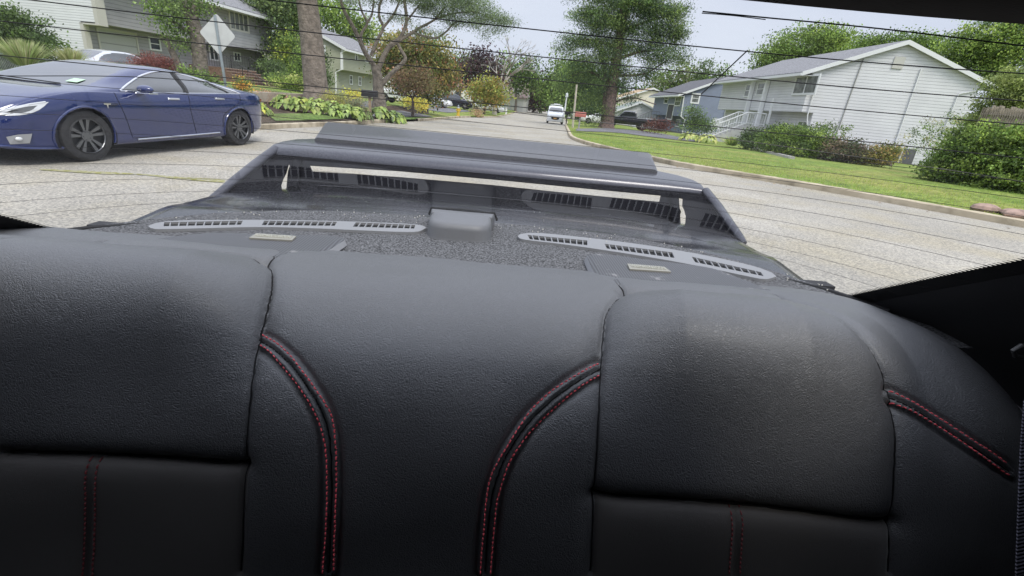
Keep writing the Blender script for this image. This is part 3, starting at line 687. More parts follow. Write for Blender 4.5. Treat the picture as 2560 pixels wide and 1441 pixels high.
# ---- spoiler: slotted front panel, two struts, side arms, wing blade and flap
pa,pb_ = np.array([0,1.75,H-.235]), np.array([0,1.45,H-.352]); e1 = np.array([1,0,0]); e2 = (pa-pb_)/np.linalg.norm(pa-pb_); nn = np.cross(e1,e2)
def P2d(px,py): p = PP(px,py,pa,nn)-pa; return Vector((p@e1,p@e2,0))
def P3d(v): return pa+e1*v.x+e2*v.y
outl = [(690,379),(760,386),(900,396),(1050,410),(1225,428),(1400,445),(1600,466),(1758,482),(1795,520),(1862,612),(1845,613),(1780,597),(1700,580),(1600,563),(1500,549),(1350,533),(1225,521),(1050,505),(900,495),(720,484),(640,487),(560,498),(525,503),(600,445)]
slot = [(775,413),(1000,427),(1247,449),(1450,469),(1652,488),(1648,505),(1450,486),(1232,463),(1000,443),(781,429)]
hl = [(722,410),(725,414),(720,428),(718,446),(716,470),(712,482),(705,475),(703,462),(708,447),(716,431)]
hr = [(1696,494),(1707,496),(1706,513),(1711,525),(1715,538),(1714,556),(1709,567),(1699,572),(1697,545),(1703,530),(1697,515)]
polys = [[P2d(*p) for p in q] for q in (outl,slot,hl,hr)]; tri = tessellate_polygon(polys); flat = [v for p in polys for v in p]; n = len(flat); th = -nn*.003 if nn[2]>0 else nn*.003
b = B(); V = [P3d(v) for v in flat]; V += [v+th for v in V]; Fc = [tuple(f) for f in tri]+[tuple(i+n for i in reversed(f)) for f in tri]; k=0
for p in polys: m=len(p); Fc += [(k+i,k+(i+1)%m,k+(i+1)%m+n,k+i+n) for i in range(m)]; k+=m
b.add(V,Fc); SPO = b.build('spoiler', m_carb, CAR)
b = B()     # blade: loft of a rounded section along x with its pointed ends
secY = [(1.735,-.243),(1.738,-.228),(1.750,-.2175),(1.772,-.2115),(1.80,-.207),(1.835,-.203),(1.875,-.1985),(1.93,-.194),(1.94,-.205),(1.85,-.225),(1.76,-.245)]
stn = [(-.775,.0),(-.765,.35),(-.735,.7),(-.66,1),(.62,1),(.70,.7),(.745,.35),(.757,0)]
V=[]; m = len(secY)
for (x,k) in stn:
    for (y,z) in secY: V.append((x, 1.735+(y-1.735)*(.25+.75*k), H-.243+(z+.243)*(.6+.4*k)))
Fc=[(i*m+j,i*m+(j+1)%m,(i+1)*m+(j+1)%m,(i+1)*m+j) for i in range(len(stn)-1) for j in range(m)]+[tuple(range(m)),tuple((len(stn)-1)*m+j for j in reversed(range(m)))]
b.add(V,Fc); b.build('wing_blade', m_arm, SPO, smooth=True)
m_flap = mat('satin_carbon_flap', (.06,.06,.065), .34, coat=.15, var=.1, vs=300)
V=[]; sec = [(1.872,-.200),(1.873,-.186),(1.880,-.1835),(2.055,-.140),(2.062,-.1435),(2.058,-.150),(1.90,-.196)]; m=len(sec)
for x,k in ((-.665,.0),(-.655,1),(.605,1),(.618,0)):
    for (y,z) in sec: V.append((x-(.02*(y-1.87)/.19 if x<0 else -.02*(y-1.87)/.19)*1, y, H+z-(.006 if k==0 and z>-.19 else 0)))
Fc=[(i*m+j,i*m+(j+1)%m,(i+1)*m+(j+1)%m,(i+1)*m+j) for i in range(3) for j in range(m)]+[tuple(range(m)),tuple(3*m+j for j in reversed(range(m)))]
b = B(); b.add(V,Fc); b.build('wing_flap', m_flap, SPO, smooth=True)
for P,s in (([(690,378),(640,415),(590,455),(548,490),(528,501)],-1),([(1762,482),(1795,523),(1825,567),(1848,598),(1860,612)],1)):
    b = B(); c = [P3d(P2d(*p))+np.array([0,0,.004]) for p in P]; b.tube(c,[.017,.017,.016,.014,.009],10); b.build('side_arm', m_arm, SPO, smooth=True)
for P in ([(745,409),(738,445),(733,482)],[(1684,493),(1686,530),(1688,570)]):
    b = B(); b.tube([P3d(P2d(*p))+np.array([0,0,.006]) for p in P], .016, 12); b.build('strut', m_carb, SPO, smooth=True)
P = [P3d(P2d(*p))+np.array([0,0,.003]) for p in ((795,467),(1000,478),(1225,497),(1500,524),(1640,540))]; b = B(); b.tube(P,.0022,6); b.build('lip', m_paint, SPO, smooth=True)
# ================================================================= HOUSES
ORG = {}
_mesh0 = mesh
def mesh(name, V, Fc, m=None, parent=None, smooth=False, tint=None):     # world-built children of a thing whose Empty stands at its base
    if parent is not None and parent.name in ORG:
        V = np.asarray(V, dtype=float)-np.array(ORG[parent.name])[None]
        o = _mesh0(name, V, Fc, m, parent, smooth, tint); ORG[o.name] = ORG[parent.name]; return o
    return _mesh0(name, V, Fc, m, parent, smooth, tint)
def wthing(name, loc, label, cat, group=None):
    o = empty(name, tuple(map(float,loc)), 0, label, cat, group); ORG[o.name] = tuple(map(float,loc)); return o
m_white = mat('white_trim', (.74,.75,.76), .5); m_rooff = mat('asphalt_shingles', (.20,.20,.21), .9, var=.35, vs=9, bump=.7, bs=30)
m_brroof = mat('brown_shingles', (.26,.20,.19), .9, var=.2, vs=9)
m_pane_h = mat('window_pane', (.035,.045,.055), .08, spec=.8); m_paneL = mat('window_pane_curtain', (.16,.17,.16), .15, var=.4, vs=2.5, spec=.8)
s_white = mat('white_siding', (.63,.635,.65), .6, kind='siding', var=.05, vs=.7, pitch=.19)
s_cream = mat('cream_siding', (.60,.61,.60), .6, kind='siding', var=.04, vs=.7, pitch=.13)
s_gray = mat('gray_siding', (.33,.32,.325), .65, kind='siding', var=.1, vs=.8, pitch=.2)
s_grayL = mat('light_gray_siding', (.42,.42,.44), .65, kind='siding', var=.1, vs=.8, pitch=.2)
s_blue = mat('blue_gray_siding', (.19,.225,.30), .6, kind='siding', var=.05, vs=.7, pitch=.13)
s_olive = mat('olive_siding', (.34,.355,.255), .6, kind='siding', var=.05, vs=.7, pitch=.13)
m_dark = mat('shadowed_wall', (.16,.16,.16), .8)
class House:
    def __init__(s, name, O, u, zg, label):
        s.O = np.array([O[0],O[1],0.]); s.u = np.array([*u,0.]); s.u /= np.linalg.norm(s.u); s.v = np.array([s.u[1],-s.u[0],0.])*(1 if O[0]>0 else -1)
        s.z = np.array([0,0,1.]); s.T = wthing(name, (O[0],O[1],zg), label, 'house')
    def w(s,a,b,z): return s.O+s.u*a+s.v*b+s.z*z
    def box(s, B_, a0,a1,b0,b1,z0,z1): return B_.hexa([s.w(a0,b0,z0),s.w(a1,b0,z0),s.w(a1,b1,z0),s.w(a0,b1,z0),s.w(a0,b0,z1),s.w(a1,b0,z1),s.w(a1,b1,z1),s.w(a0,b1,z1)])
    def bx(s, name, m, *a, parent=None): return s.box(B(),*a).build(name, m, parent or s.T)
    def gable(s, name, m, a0, a1, b0, b1, ze, zr, parent=None):       # triangular prism wall under the roof, ridge along u
        b = B(); bm_ = (b0+b1)/2; b.prism([s.w(a0,b0,ze),s.w(a0,b1,ze),s.w(a0,bm_,zr)], s.u*(a1-a0)); return b.build(name, m, parent or s.T)
    def roof(s, m, a0, a1, b0, b1, ze, zr, oa=.35, ob=.45, th=.16, trim=m_white):
        bm_ = (b0+b1)/2; k = (zr-ze)/(bm_-b0); z0 = ze-k*ob
        b = B()
        for sg,be in ((0,b0-ob),(1,b1+ob)):
            P = [s.w(a0-oa,be,z0+th*.3),s.w(a1+oa,be,z0+th*.3),s.w(a1+oa,bm_,zr+th*.3),s.w(a0-oa,bm_,zr+th*.3)]
            b.hexa(P+[p+s.z*th*.7 for p in P])
        r = b.build('roof', m, s.T)
        t = B()      # fascia boards, rake boards and gutter
        for aa in (a0-oa-.03, a1+oa):
            for be in (b0-ob,b1+ob):
                P = [s.w(aa,be,z0-.10),s.w(aa+.03,be,z0-.10),s.w(aa+.03,bm_,zr-.10),s.w(aa,bm_,zr-.10)]
                t.hexa(P+[p+s.z*.26 for p in P])
        for be in (b0-ob,b1+ob): s.box(t,a0-oa,a1+oa,be-.07,be+.05,z0-.08,z0+.09)
        t.build('fascia', trim, r)
        for (x0,x1) in ((b0-ob+.06,b0),(b1,b1+ob-.06)):
            f = B(); s.box(f,a0-oa+.03,a1+oa-.03,x0,x1,z0-.06,z0-.03); f.build('soffit', trim, r)
        return r
    def plane(s, face, off):    # 'front' plane b=off ; 'side' plane a=off
        return (s.w(0,off,0), np.cross(s.u,s.z)) if face == 'front' else (s.w(off,0,0), np.cross(s.v,s.z))
    def onp(s, face, off, px, py):
        o,n = s.plane(face,off); p = PP(px,py,o,n)-s.O; ab = np.linalg.solve(np.array([[s.u[0],s.v[0]],[s.u[1],s.v[1]]]), p[:2]); return (ab[0] if face=='front' else ab[1]), p[2]
    def window(s, face, off, p0, p1, cols=1, rows=2, m=m_pane_h, fr=.09, frm=m_white, name='window', ab=None):
        if ab: a0,a1,z0,z1 = ab
        else:
            a0,z1 = s.onp(face,off,*p0); a1,z0 = s.onp(face,off,*p1); a0,a1 = min(a0,a1),max(a0,a1); z0,z1 = min(z0,z1),max(z0,z1)
        q = B(); 
        def bb(B_,x0,x1,zz0,zz1,d0,d1):
            if face == 'front': s.box(B_,x0,x1,off-d1,off-d0,zz0,zz1)
            else: s.box(B_,off-d1,off-d0,x0,x1,zz0,zz1)
        bb(q,a0-fr,a1+fr,z0-fr,z0,-.02,.06); bb(q,a0-fr,a1+fr,z1,z1+fr,-.02,.06); bb(q,a0-fr,a0,z0,z1,-.02,.055); bb(q,a1,a1+fr,z0,z1,-.02,.055)
        for i in range(1,cols): x = a0+(a1-a0)*i/cols; bb(q,x-.035,x+.035,z0,z1,-.02,.045)
        for i in range(1,rows): z = z0+(z1-z0)*i/rows; bb(q,a0,a1,z-.025,z+.025,-.02,.04)
        f = q.build('window' if name=='window' else name, frm, s.T); g = B(); bb(g,a0,a1,z0,z1,-.01,.012); g.build('pane', m, f); return f
    def pipe(s, pts, r=.038, m=m_white, name='downspout'):
        b = B(); b.tube([s.w(*p) for p in pts], r, 6); return b.build(name, m, s.T)
def roadward(side): return
# ---------- right, near: white two-storey house, gable towards us
hz = T(24,36)
h = House('white_house', (20.9,35.4), (.035,1), hz, 'large white sided two storey house with bare gable wall and porch stairs')
h.v = np.array([.95,-.31,0.])
zE = H+3.93; zO = H+1.28; L_ = 15.2; Wd = 9.6
hb = T(24,34)-.5
h.bx('wall', s_white, 0,L_,.75,Wd,hb,zO)
up = h.bx('upper_wall', s_white, 0,L_,0,Wd+.003,zO+.002,zE)
h.gable('gable_wall', s_white, .002,L_-.002,0,Wd,zE,zE+1.95)
h.roof(m_rooff, 0,L_,0,Wd,zE,zE+1.95, oa=.25, ob=.75)
h.bx('wall_vent', mat('vent_metal',(.55,.54,.50),.5), -.06,.0,4.45,5.05,zE+.45,zE+1.15)
h.window('front',0,(1994,195),(2037,232),cols=2,rows=1,m=m_paneL,fr=.14); 
h.window('front',0,(1898,210),(1912,236),m=m_paneL); h.window('front',0,(1868,214),(1876,240),m=m_paneL)
h.window('front',.75,(1998,305),(2016,322),cols=2,rows=1,m=m_paneL)
# projecting entry bay, storm door, columns
a_,z_ = h.onp('front',0,1915,312)
h.window('front',0,(1935,250),(1918,311),cols=1,rows=1,m=mat('door_glass',(.22,.30,.29),.2,spec=.6),fr=.12,name='storm_door')
for x,y in ((1925,200),(1888,205)):
    aa,_ = h.onp('front',-.05,x,y); h.bx('column', m_white, aa-.13,aa+.13,-.30,-.04,hb,zE-.25)
h.pipe([(-.06,-.05,zE-.3),(-.08,.35,zE-.55),(-.08,.40,zO-.2),(-.08,1.0,hb+.1)]); h.pipe([(-.06,6.1,zE+.55),(-.06,6.15,hb+.3)]); h.pipe([(-.06,Wd+.5,zE-.3),(-.07,Wd-1.0,zE-.75),(-.07,Wd-1.05,hb+.4)])
vine_m = mat('vine_stems',(.12,.13,.08),.9,var=.4,vs=8)
h.pipe([(-.05,2.7,zE+.9),(-.05,2.6,zE-1.5),(-.06,2.55,zE-3.2),(-.06,2.3,hb+.2)],.03,mat('old_cable',(.3,.3,.28),.8),'utility_cable')
# porch stairs with rails, going down towards the road
ad,_ = h.onp('front',0,1905,312); zt = H+.08; st = B(); n=8
for i in range(n):
    h.box(st, ad-1.0,ad+.9,-1.6-.32*(i+1),-1.6-.32*i+.002,hb,zt-(zt-hb-.55)*(i+1)/(n+.5))
h.box(st,ad-1.0,ad+.9,-1.6,-.01,hb,zt); STP = st.build('porch_stairs', mat('pale_concrete',(.52,.51,.50),.8,var=.08,vs=2), h.T)
for aa in (ad-1.0,ad+.9):
    r = B(); e = (-1.6-.32*n); ze_ = hb+.75
    r.tube([h.w(aa,-.3,zt+.95),h.w(aa,-1.6,zt+.95),h.w(aa,e,ze_+.75)],.045,6); r.tube([h.w(aa,-.3,zt+.15),h.w(aa,-1.6,zt+.15),h.w(aa,e,ze_-.05)],.03,6)
    for k in range(22):
        b_ = -.3-(abs(e)-.3)*k/21; f = 0 if b_>-1.6 else (-1.6-b_)/(-1.6-e); zz = zt+(ze_-.2-zt)*f
        r.tube([h.w(aa,b_,zz+.05),h.w(aa,b_,zz+.95)],.016 if k%7 else .045,5)
    r.build('handrail', m_white, STP)
# air conditioner cover by the gable
p = G(2268,418); b = B(); q = h.w(-.95,5.9,0)
h.box(b,-1.0,-.25,5.3,6.9,T(q[0],q[1])-.1,T(q[0],q[1])+.95); acu = wthing('air_conditioner', h.w(-.6,6.1,T(q[0],q[1])), 'dark grey covered air conditioner box against the white gable wall', 'air conditioner')
b.build('cover', mat('dark_cover',(.10,.10,.11),.7,var=.2,vs=3), acu, bevel=.05)
b = B(); h.box(b,-1.02,-1.0,6.05,6.12,T(q[0],q[1])-.05,T(q[0],q[1])+.9); b.build('strap', m_white, acu)
# ---------- right, second: blue grey house
hb2 = T(22,62)-.5
h = House('blue_house', (21.6,61.2), (.035,1), T(22,62), 'blue grey sided house with white trim and front stairs behind the conifer'); h.v = np.array([h.u[1],-h.u[0],0.])
zE = H+2.95; zO = H+.35
h.bx('wall', s_blue, 0,13,.7,9.5,hb2,zO); h.bx('upper_wall', s_blue, 0,13,0,9.503,zO+.002,zE)
h.gable('gable_wall', s_blue, .002,12.99,0,9.5,zE,zE+2.1); h.roof(mat('dark_shingles',(.10,.10,.11),.9,var=.3,vs=8), 0,13,0,9.5,zE,zE+2.1,oa=.3,ob=.8)
h.window('side',0,(1733,236),(1744,257),m=m_paneL,fr=.16)
h.window('front',0,(1691,243),(1700,264),m=m_paneL); h.window('front',0,(1664,240),(1669,258)); h.window('front',-.02,(1672,262),(1679,298),rows=1,name='front_door',m=mat('dark_door',(.02,.02,.025),.4))
h.window('front',.7,(1692,300),(1698,316),rows=1); h.pipe([(-.07,-.03,zE-.3),(-.07,.1,zO),(-.07,.6,zO-.3),(-.07,.7,hb2)],.07)
h.pipe([(-.07,5.2,zE+.8),(-.07,5.25,hb2)],.07)
st = B()
for i in range(8): h.box(st,8.5,10.3,-1.4-.34*(i+1),-1.4-.34*i+.002,hb2,H-.25-.19*(i+1)); 
h.box(st,8.5,10.3,-1.4,-.01,hb2,H-.25); s2 = st.build('front_stairs', m_white, h.T)
r = B(); r.tube([h.w(8.5,-.2,H+.7),h.w(8.5,-1.4,H+.7),h.w(8.5,-4.1,H-.8)],.05,6)
for k in range(12): b_=-.2-3.9*k/11; zz=H-.25-(0 if b_>-1.4 else (-1.4-b_)*.56); r.tube([h.w(8.5,b_,zz),h.w(8.5,b_,zz+.93)],.025,5)
r.build('handrail', mat('gray_rail',(.2,.2,.22),.5), s2)
# electric box / white panel beside it
q = PD(1805,312,58); b = B(); b.box((q[0]-1.1,q[1]-.1,q[2]-.55),(q[0]+1.1,q[1]+.1,q[2]+.55)); b.box((q[0]-.9,q[1]-.05,T(q[0],q[1])-.1),(q[0]-.8,q[1]+.05,q[2])); b.box((q[0]+.8,q[1]-.05,T(q[0],q[1])-.1),(q[0]+.9,q[1]+.05,q[2]))
tag(b.build('utility_cabinet', m_white), 'small white boxy cabinet on posts beside the blue grey house', 'cabinet')
# ---------- right, third: cream house behind the pine, with garage
q = PD(1640,250,92)
h = House('cream_house', (20.2,92), (.05,1), T(20,92), 'cream coloured house with tan roof partly hidden behind the tall pine'); h.v = np.array([h.u[1],-h.u[0],0.])
m_cream = mat('cream_wall',(.72,.67,.56),.7,var=.04,vs=1)
h.bx('wall', m_cream, 0,14,0,13,T(20,92)-.5,H+2.2); h.gable('gable_wall', m_cream, .002,13.99,0,13,H+2.2,H+4.6); h.roof(mat('tan_shingles',(.42,.30,.18),.9,var=.2,vs=5),0,14,0,13,H+2.2,H+4.6)
h = House('white_garage', (17.2,76), (.05,1), T(17,76), 'low white garage with green grey roof between the pine and blue house'); h.v = np.array([h.u[1],-h.u[0],0.])
h.bx('wall', s_white, 0,7,0,7,T(17,76)-.5,H+.3); h.gable('gable_wall', s_white, .002,6.99,0,7,H+.3,H+1.8); h.roof(mat('green_gray_roof',(.22,.25,.23),.9),0,7,0,7,H+.3,H+1.8,ob=.3)
# ---------- left, near: grey and white house
hb3 = H-.55
h = House('grey_house', (-22.6,31.0), (.20,1), H-.5, 'grey sided house with overhanging upper floor, garage door and white gable end')
zE = H+4.8; zO = H+1.95
h.v = np.array([-h.u[1],h.u[0],0.]); L_=15.6
h.bx('wall', s_gray, 0,L_,.9,10,hb3-.8,zO); h.bx('upper_wall', s_gray, .3,L_,0,10.003,zO+.002,zE)
h.bx('front_band', s_grayL, L_*.55,L_+.01,-.06,-.002,zO,zO+1.15)
h.gable('gable_wall', s_gray, .002,L_-.01,0,10,zE,zE+2.2); h.roof(m_rooff,0,L_,0,10,zE,zE+2.2,oa=.5,ob=.9)
# white gable end towards the camera
g = B(); h.box(g,-.25,-.002,.85,10.02,hb3-.8,zO); g.build('white_side_wall', s_cream, h.T); g = B(); h.box(g,-.25,.29,-.12,10.02,zO+.01,zE); g.build('white_side_wall', s_cream, h.T)
h.gable('white_gable', s_cream, -.25,-.004,-.12,10.02,zE+.01,zE+2.2)
g = B(); h.box(g,-.27,.28,-.35,-.12,zO-.05,zE); h.box(g,-.27,.05,.68,.9,hb3-.8,zO-.05); h.box(g,-.27,.28,-.35,.9,zO-.13,zO-.05); g.build('corner_trim', mat('beige_trim',(.50,.48,.43),.6), h.T)
h.window('front',.9,(243,72),(345,135),cols=1,rows=1,m=mat('garage_door_panels',(.42,.42,.40),.6,kind='siding',pitch=.5),fr=.10,name='garage_door',frm=mat('beige_trim2',(.5,.48,.43),.6))
h.window('front',.9,(373,95),(400,125),cols=1,rows=2)
h.window('front',0,(573,28),(620,80),cols=4,rows=1,m=m_paneL,fr=.13,frm=mat('cream_frame',(.62,.60,.54),.6))
h.window('front',.9,(585,133),(600,152),cols=2,rows=1); h.window('front',.9,(522,110),(545,150),cols=2,rows=1)
# brick stairs to its door, with black railings
m_brick = mat('brick_stairs',(.20,.12,.09),.85,var=.3,vs=9,bump=.4,bs=20); m_tread = mat('stone_tread',(.36,.27,.22),.8,var=.15,vs=4); m_iron = mat('black_iron',(.02,.02,.02),.5)
st = B(); tr = B(); p0 = h.onp('front',-1.6,600,165)[0]; n=9
for i in range(n):
    zt = H+.42-.185*i; h.box(st,p0-2.0,p0+1.1,-1.7-.36*(i+1),-1.7-.36*i+.004,hb3-1.2,zt-.185+.10); h.box(tr,p0-2.02,p0+1.12,-1.72-.36*(i+1)-.03,-1.7-.36*i,zt-.185+.10,zt-.185+.155)
h.box(st,p0-2.0,p0+1.1,-1.7,.89,hb3-1.2,H+.40)
s3 = st.build('brick_stairs', m_brick, h.T); tr.build('stair_tread', m_tread, s3)
for aa in (p0-1.9,p0+1.0):
    r = B(); r.tube([h.w(aa,-.1,H+1.3),h.w(aa,-1.7,H+1.3),h.w(aa,-1.7-.36*n,H-.30)],.028,6)
    for k in range(26): b_=-.1-(1.6+.36*n)*k/25; zz=H+.42-(0 if b_>-1.7 else (-1.7-b_)*.51); r.tube([h.w(aa,b_,zz),h.w(aa,b_,zz+.88)],.012 if k%8 else .03,5)
    r.build('iron_railing', m_iron, s3)
# ---------- left, second: olive house
hb4 = T(-20,54)-.6
h = House('olive_house', (-15.8,53.2), (.13,1), T(-16,53), 'olive green sided two storey house with white trim beyond the bare trunk')
h.v = np.array([-h.u[1],h.u[0],0.]); zE=H+3.45; zO=H+1.45
h.bx('wall', s_olive, 0,12,.7,8.2,hb4,zO); h.bx('upper_wall', s_olive, 0,12,0,8.203,zO+.002,zE); h.gable('gable_wall', s_olive, .002,11.99,0,8.2,zE,zE+1.75); h.roof(m_rooff,0,12,0,8.2,zE,zE+1.75,oa=.25,ob=.45)
h.window('side',0,(803,116),(812,135),m=m_paneL,fr=.13); h.window('front',0,(888,126),(893,150),m=m_paneL); h.window('front',0,(912,138),(920,155),m=m_paneL)
h.window('front',.7,(874,190),(880,210),m=m_paneL); h.window('front',.7,(896,193),(902,213),m=m_paneL)
h.pipe([(-.06,-.35,zE-.2),(-.06,.1,zE-.5),(-.06,.15,zO),(-.06,.7,zO-.3),(-.06,.8,hb4)],.08); h.pipe([(-.05,5.0,zE+.1),(-.05,4.9,zO+.1)],.06); h.bx('corner_board', m_white, -.03,.05,-.03,.08,zO,zE)
# ---------- far left: white colonial at the end, further white houses
q = PD(1290,250,118)
h = House('white_colonial', (q[0]+3.5,q[1]), (.2,1), T(q[0],q[1]), 'distant white house with brown roof, dormers and two garage doors')
h.u = np.array([1,-.12,0.]); h.u/=np.linalg.norm(h.u); h.v = np.array([-h.u[1],h.u[0],0.]); h.O = np.array([q[0]-3.2,q[1],0])
hbq = T(q[0],q[1])-.6; zw = H+1.0; m_wh = mat('white_wall',(.74,.73,.71),.7)
h.bx('wall', m_wh, 0,5.6,0,8,hbq,zw)
b = B(); P=[h.w(-.2,-.3,zw),h.w(5.8,-.3,zw),h.w(5.8,4,zw+3.4),h.w(-.2,4,zw+3.4)]; b.hexa(P+[p+np.array([0,0,.2]) for p in P]); P=[h.w(-.2,8.3,zw),h.w(5.8,8.3,zw),h.w(5.8,4,zw+3.4),h.w(-.2,4,zw+3.4)]; b.hexa(P+[p+np.array([0,0,.2]) for p in P]); b.build('roof', m_brroof, h.T)
b = B(); b.prism([h.w(5.6,-.1,zw),h.w(5.6,8.1,zw),h.w(5.6,4,zw+3.3)],h.u*.15); b.build('gable_wall', m_wh, h.T)
h.bx('dormer', m_wh, 2.3,4.3,.5,2.5,zw+.5,zw+2.0); h.window('front',.5,None,None,cols=1,rows=2,ab=(2.9,3.7,zw+.8,zw+1.7),fr=.1)
h.bx('dormer', m_wh, .0,1.2,.5,2.5,zw+.5,zw+2.0)
h.window('front',0,None,None,cols=1,rows=3,ab=(.5,2.4,hbq+.6,zw-.5),m=mat('white_door',(.66,.66,.65),.6),name='garage_door'); h.window('front',0,None,None,cols=1,rows=3,ab=(3.0,4.9,hbq+.6,zw-.5),m=MC['white_door'],name='garage_door')
for i,(px,py,D,wd,dp,ht,lb) in enumerate([(1165,225,112,7,6,3.2,'far white house glimpsed through the purple leaved tree'),(1060,232,92,9,7,3.4,'white house glimpsed behind the orange green maple'),(975,205,70,8,8,4.4,'white house wall showing past the wide shrubby maple')]):
    q = PD(px,py,D); zt=T(q[0],q[1]); t = wthing('white_house',(q[0],q[1],zt),lb,'house'); b=B(); b.box((q[0]-wd/2,q[1],zt-.5),(q[0]+wd/2,q[1]+dp,zt+ht)); b.build('wall', m_wh, t)
    b=B(); b.prism([(q[0]-wd/2-.3,q[1]-.3,zt+ht),(q[0]-wd/2-.3,q[1]+dp+.3,zt+ht),(q[0]-wd/2-.3,q[1]+dp/2,zt+ht+2)],(wd+.6,0,0)); b.build('roof', m_brroof, t)
    for k in (-1,1): 
        b=B(); b.box((q[0]+k*wd*.25-.5,q[1]-.05,zt+1.3),(q[0]+k*wd*.25+.5,q[1]-.003,zt+2.5)); b.build('window', m_pane_h, t)
# ================================================================= LAND PIECES
drape('flower_bed', [(618,318),(700,312),(800,307),(900,302),(960,298)], [(600,245),(700,247),(800,250),(900,262),(990,280)], m_mulch, .03)
drape('flower_bed', [(985,296),(1010,292),(1035,290),(1062,284)], [(960,268),(985,266),(1010,268),(1040,272)], m_mulch, .035)
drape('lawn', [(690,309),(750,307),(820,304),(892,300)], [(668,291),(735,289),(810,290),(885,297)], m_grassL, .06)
drape('driveway', [(925,296),(890,290),(870,283),(900,262)], [(1085,294),(1010,280),(960,270),(960,250)], m_drive, .045)
drape('driveway', [(1120,283),(1060,274),(1020,268)], [(1180,280),(1110,270),(1060,263)], m_drive, .03)
drape('driveway', [(1440,323),(1540,323),(1640,333),(1740,352)], [(1440,329),(1540,333),(1640,345),(1755,358)], m_drive, .03)
drape('driveway', [(1418,293),(1500,297),(1600,300)], [(1420,298),(1500,307),(1640,315)], m_conc, .03)
drape('driveway', [(1185,275),(1215,276),(1240,280)], [(1175,272),(1200,270),(1225,268)], m_conc, .03)
drape('flower_bed', [(1870,370),(1960,386),(2060,398),(2150,408),(2230,416)], [(1850,352),(1950,360),(2080,380),(2150,388),(2230,396)], m_mulch, .03)
# low stone edging at the bed in front of the white house, low retaining wall on the left bank
def edging(name, pts, w_, h_, m, label, cat):
    P = catmull([G(*p) for p in pts],6); b = B()
    for i in range(len(P)-1):
        a,c = P[i],P[i+1]; d=(c-a)[:2]; d/=np.linalg.norm(d); n_=np.array([-d[1],d[0]])*w_/2; za=T(*a[:2]); zc=T(*c[:2])
        b.hexa([(a[0]-n_[0],a[1]-n_[1],za-.1),(c[0]-n_[0],c[1]-n_[1],zc-.1),(c[0]+n_[0],c[1]+n_[1],zc-.1),(a[0]+n_[0],a[1]+n_[1],za-.1),
                (a[0]-n_[0],a[1]-n_[1],za+h_),(c[0]-n_[0],c[1]-n_[1],zc+h_),(c[0]+n_[0],c[1]+n_[1],zc+h_),(a[0]+n_[0],a[1]+n_[1],za+h_)])
    return tag(b.build(name, m), label, cat)
edging('garden_edging', [(1862,362),(1890,375),(1925,385),(1980,398)], .2,.10, m_conc, 'low pale edging along the bed before the white house', 'edging')
edging('retaining_wall', [(600,258),(700,256),(800,258),(880,262)], .25,.32, mat('beige_block',(.42,.36,.29),.85,var=.12,vs=3), 'low beige retaining wall behind the hostas on the left bank', 'wall')
# moss grown crack across the asphalt
m_moss = groundmat('moss', (.20,.20,.05), (.30,.28,.12), 12, (.38,.36,.32), 18, bump=.6, bs=40)
drape('moss_crack', [(100,428),(250,437),(345,440),(450,450),(562,459)], [(100,424),(250,432),(345,436),(450,444),(562,450)], m_moss, .006, nv=1, road=True)
# ================================================================= PLANTS
LPS = .74
LB = np.array([2.2,1.85,2.2])
def tintset(n, cols, j=.25):
    cols = np.array(cols)*LB; c = cols[rng.integers(0,len(cols),n)]; return np.clip(c*(1+rng.uniform(-j,j,(n,1)))*(1+rng.uniform(-.06,.06,(n,3))),0,1)
m_leaf = mat('foliage', (1,1,1), .6, trans=.4, vcol=True, spec=.25)
m_leafg = mat('glossy_foliage', (1,1,1), .4, trans=.2, vcol=True, spec=.4)
m_bark = mat('grey_brown_bark', (.17,.145,.12), .95, var=.35, vs=7, bump=1, bs=14, bd=.05)
m_bark2 = mat('dark_bark', (.10,.075,.06), .95, var=.4, vs=7, bump=1, bs=14, bd=.05)
m_barkp = mat('pale_dead_bark', (.36,.33,.29), .95, var=.25, vs=5, bump=.6)
def leafmesh(C, size, asp, cols, up=.0, j=.25, cl=None, droop=0):
    n = len(C); nr = rng.normal(size=(n,3)); nr[:,2] = np.abs(nr[:,2])+up; nr /= np.linalg.norm(nr,axis=1,keepdims=True)
    a = np.cross(nr, rng.normal(size=(n,3))); a /= np.linalg.norm(a,axis=1,keepdims=True); b = np.cross(nr,a)
    s = size*rng.uniform(.6,1.35,(n,1)); a = a*s; b = b*s*asp
    if droop: a[:,2] -= droop*s[:,0]*np.abs(rng.normal(size=n))
    V = np.stack([C-a, C+b-a*.15, C+a, C-b-a*.15],1).reshape(-1,3); Fc = np.arange(4*n,dtype=np.int32).reshape(n,4)
    tint = tintset(n, cols, j) if cl is None else np.clip(cl*(1+rng.uniform(-j,j,(n,1))),0,1)
    t = np.concatenate([np.repeat(tint,4,axis=0), np.ones((4*n,1))],1); return V,Fc,t
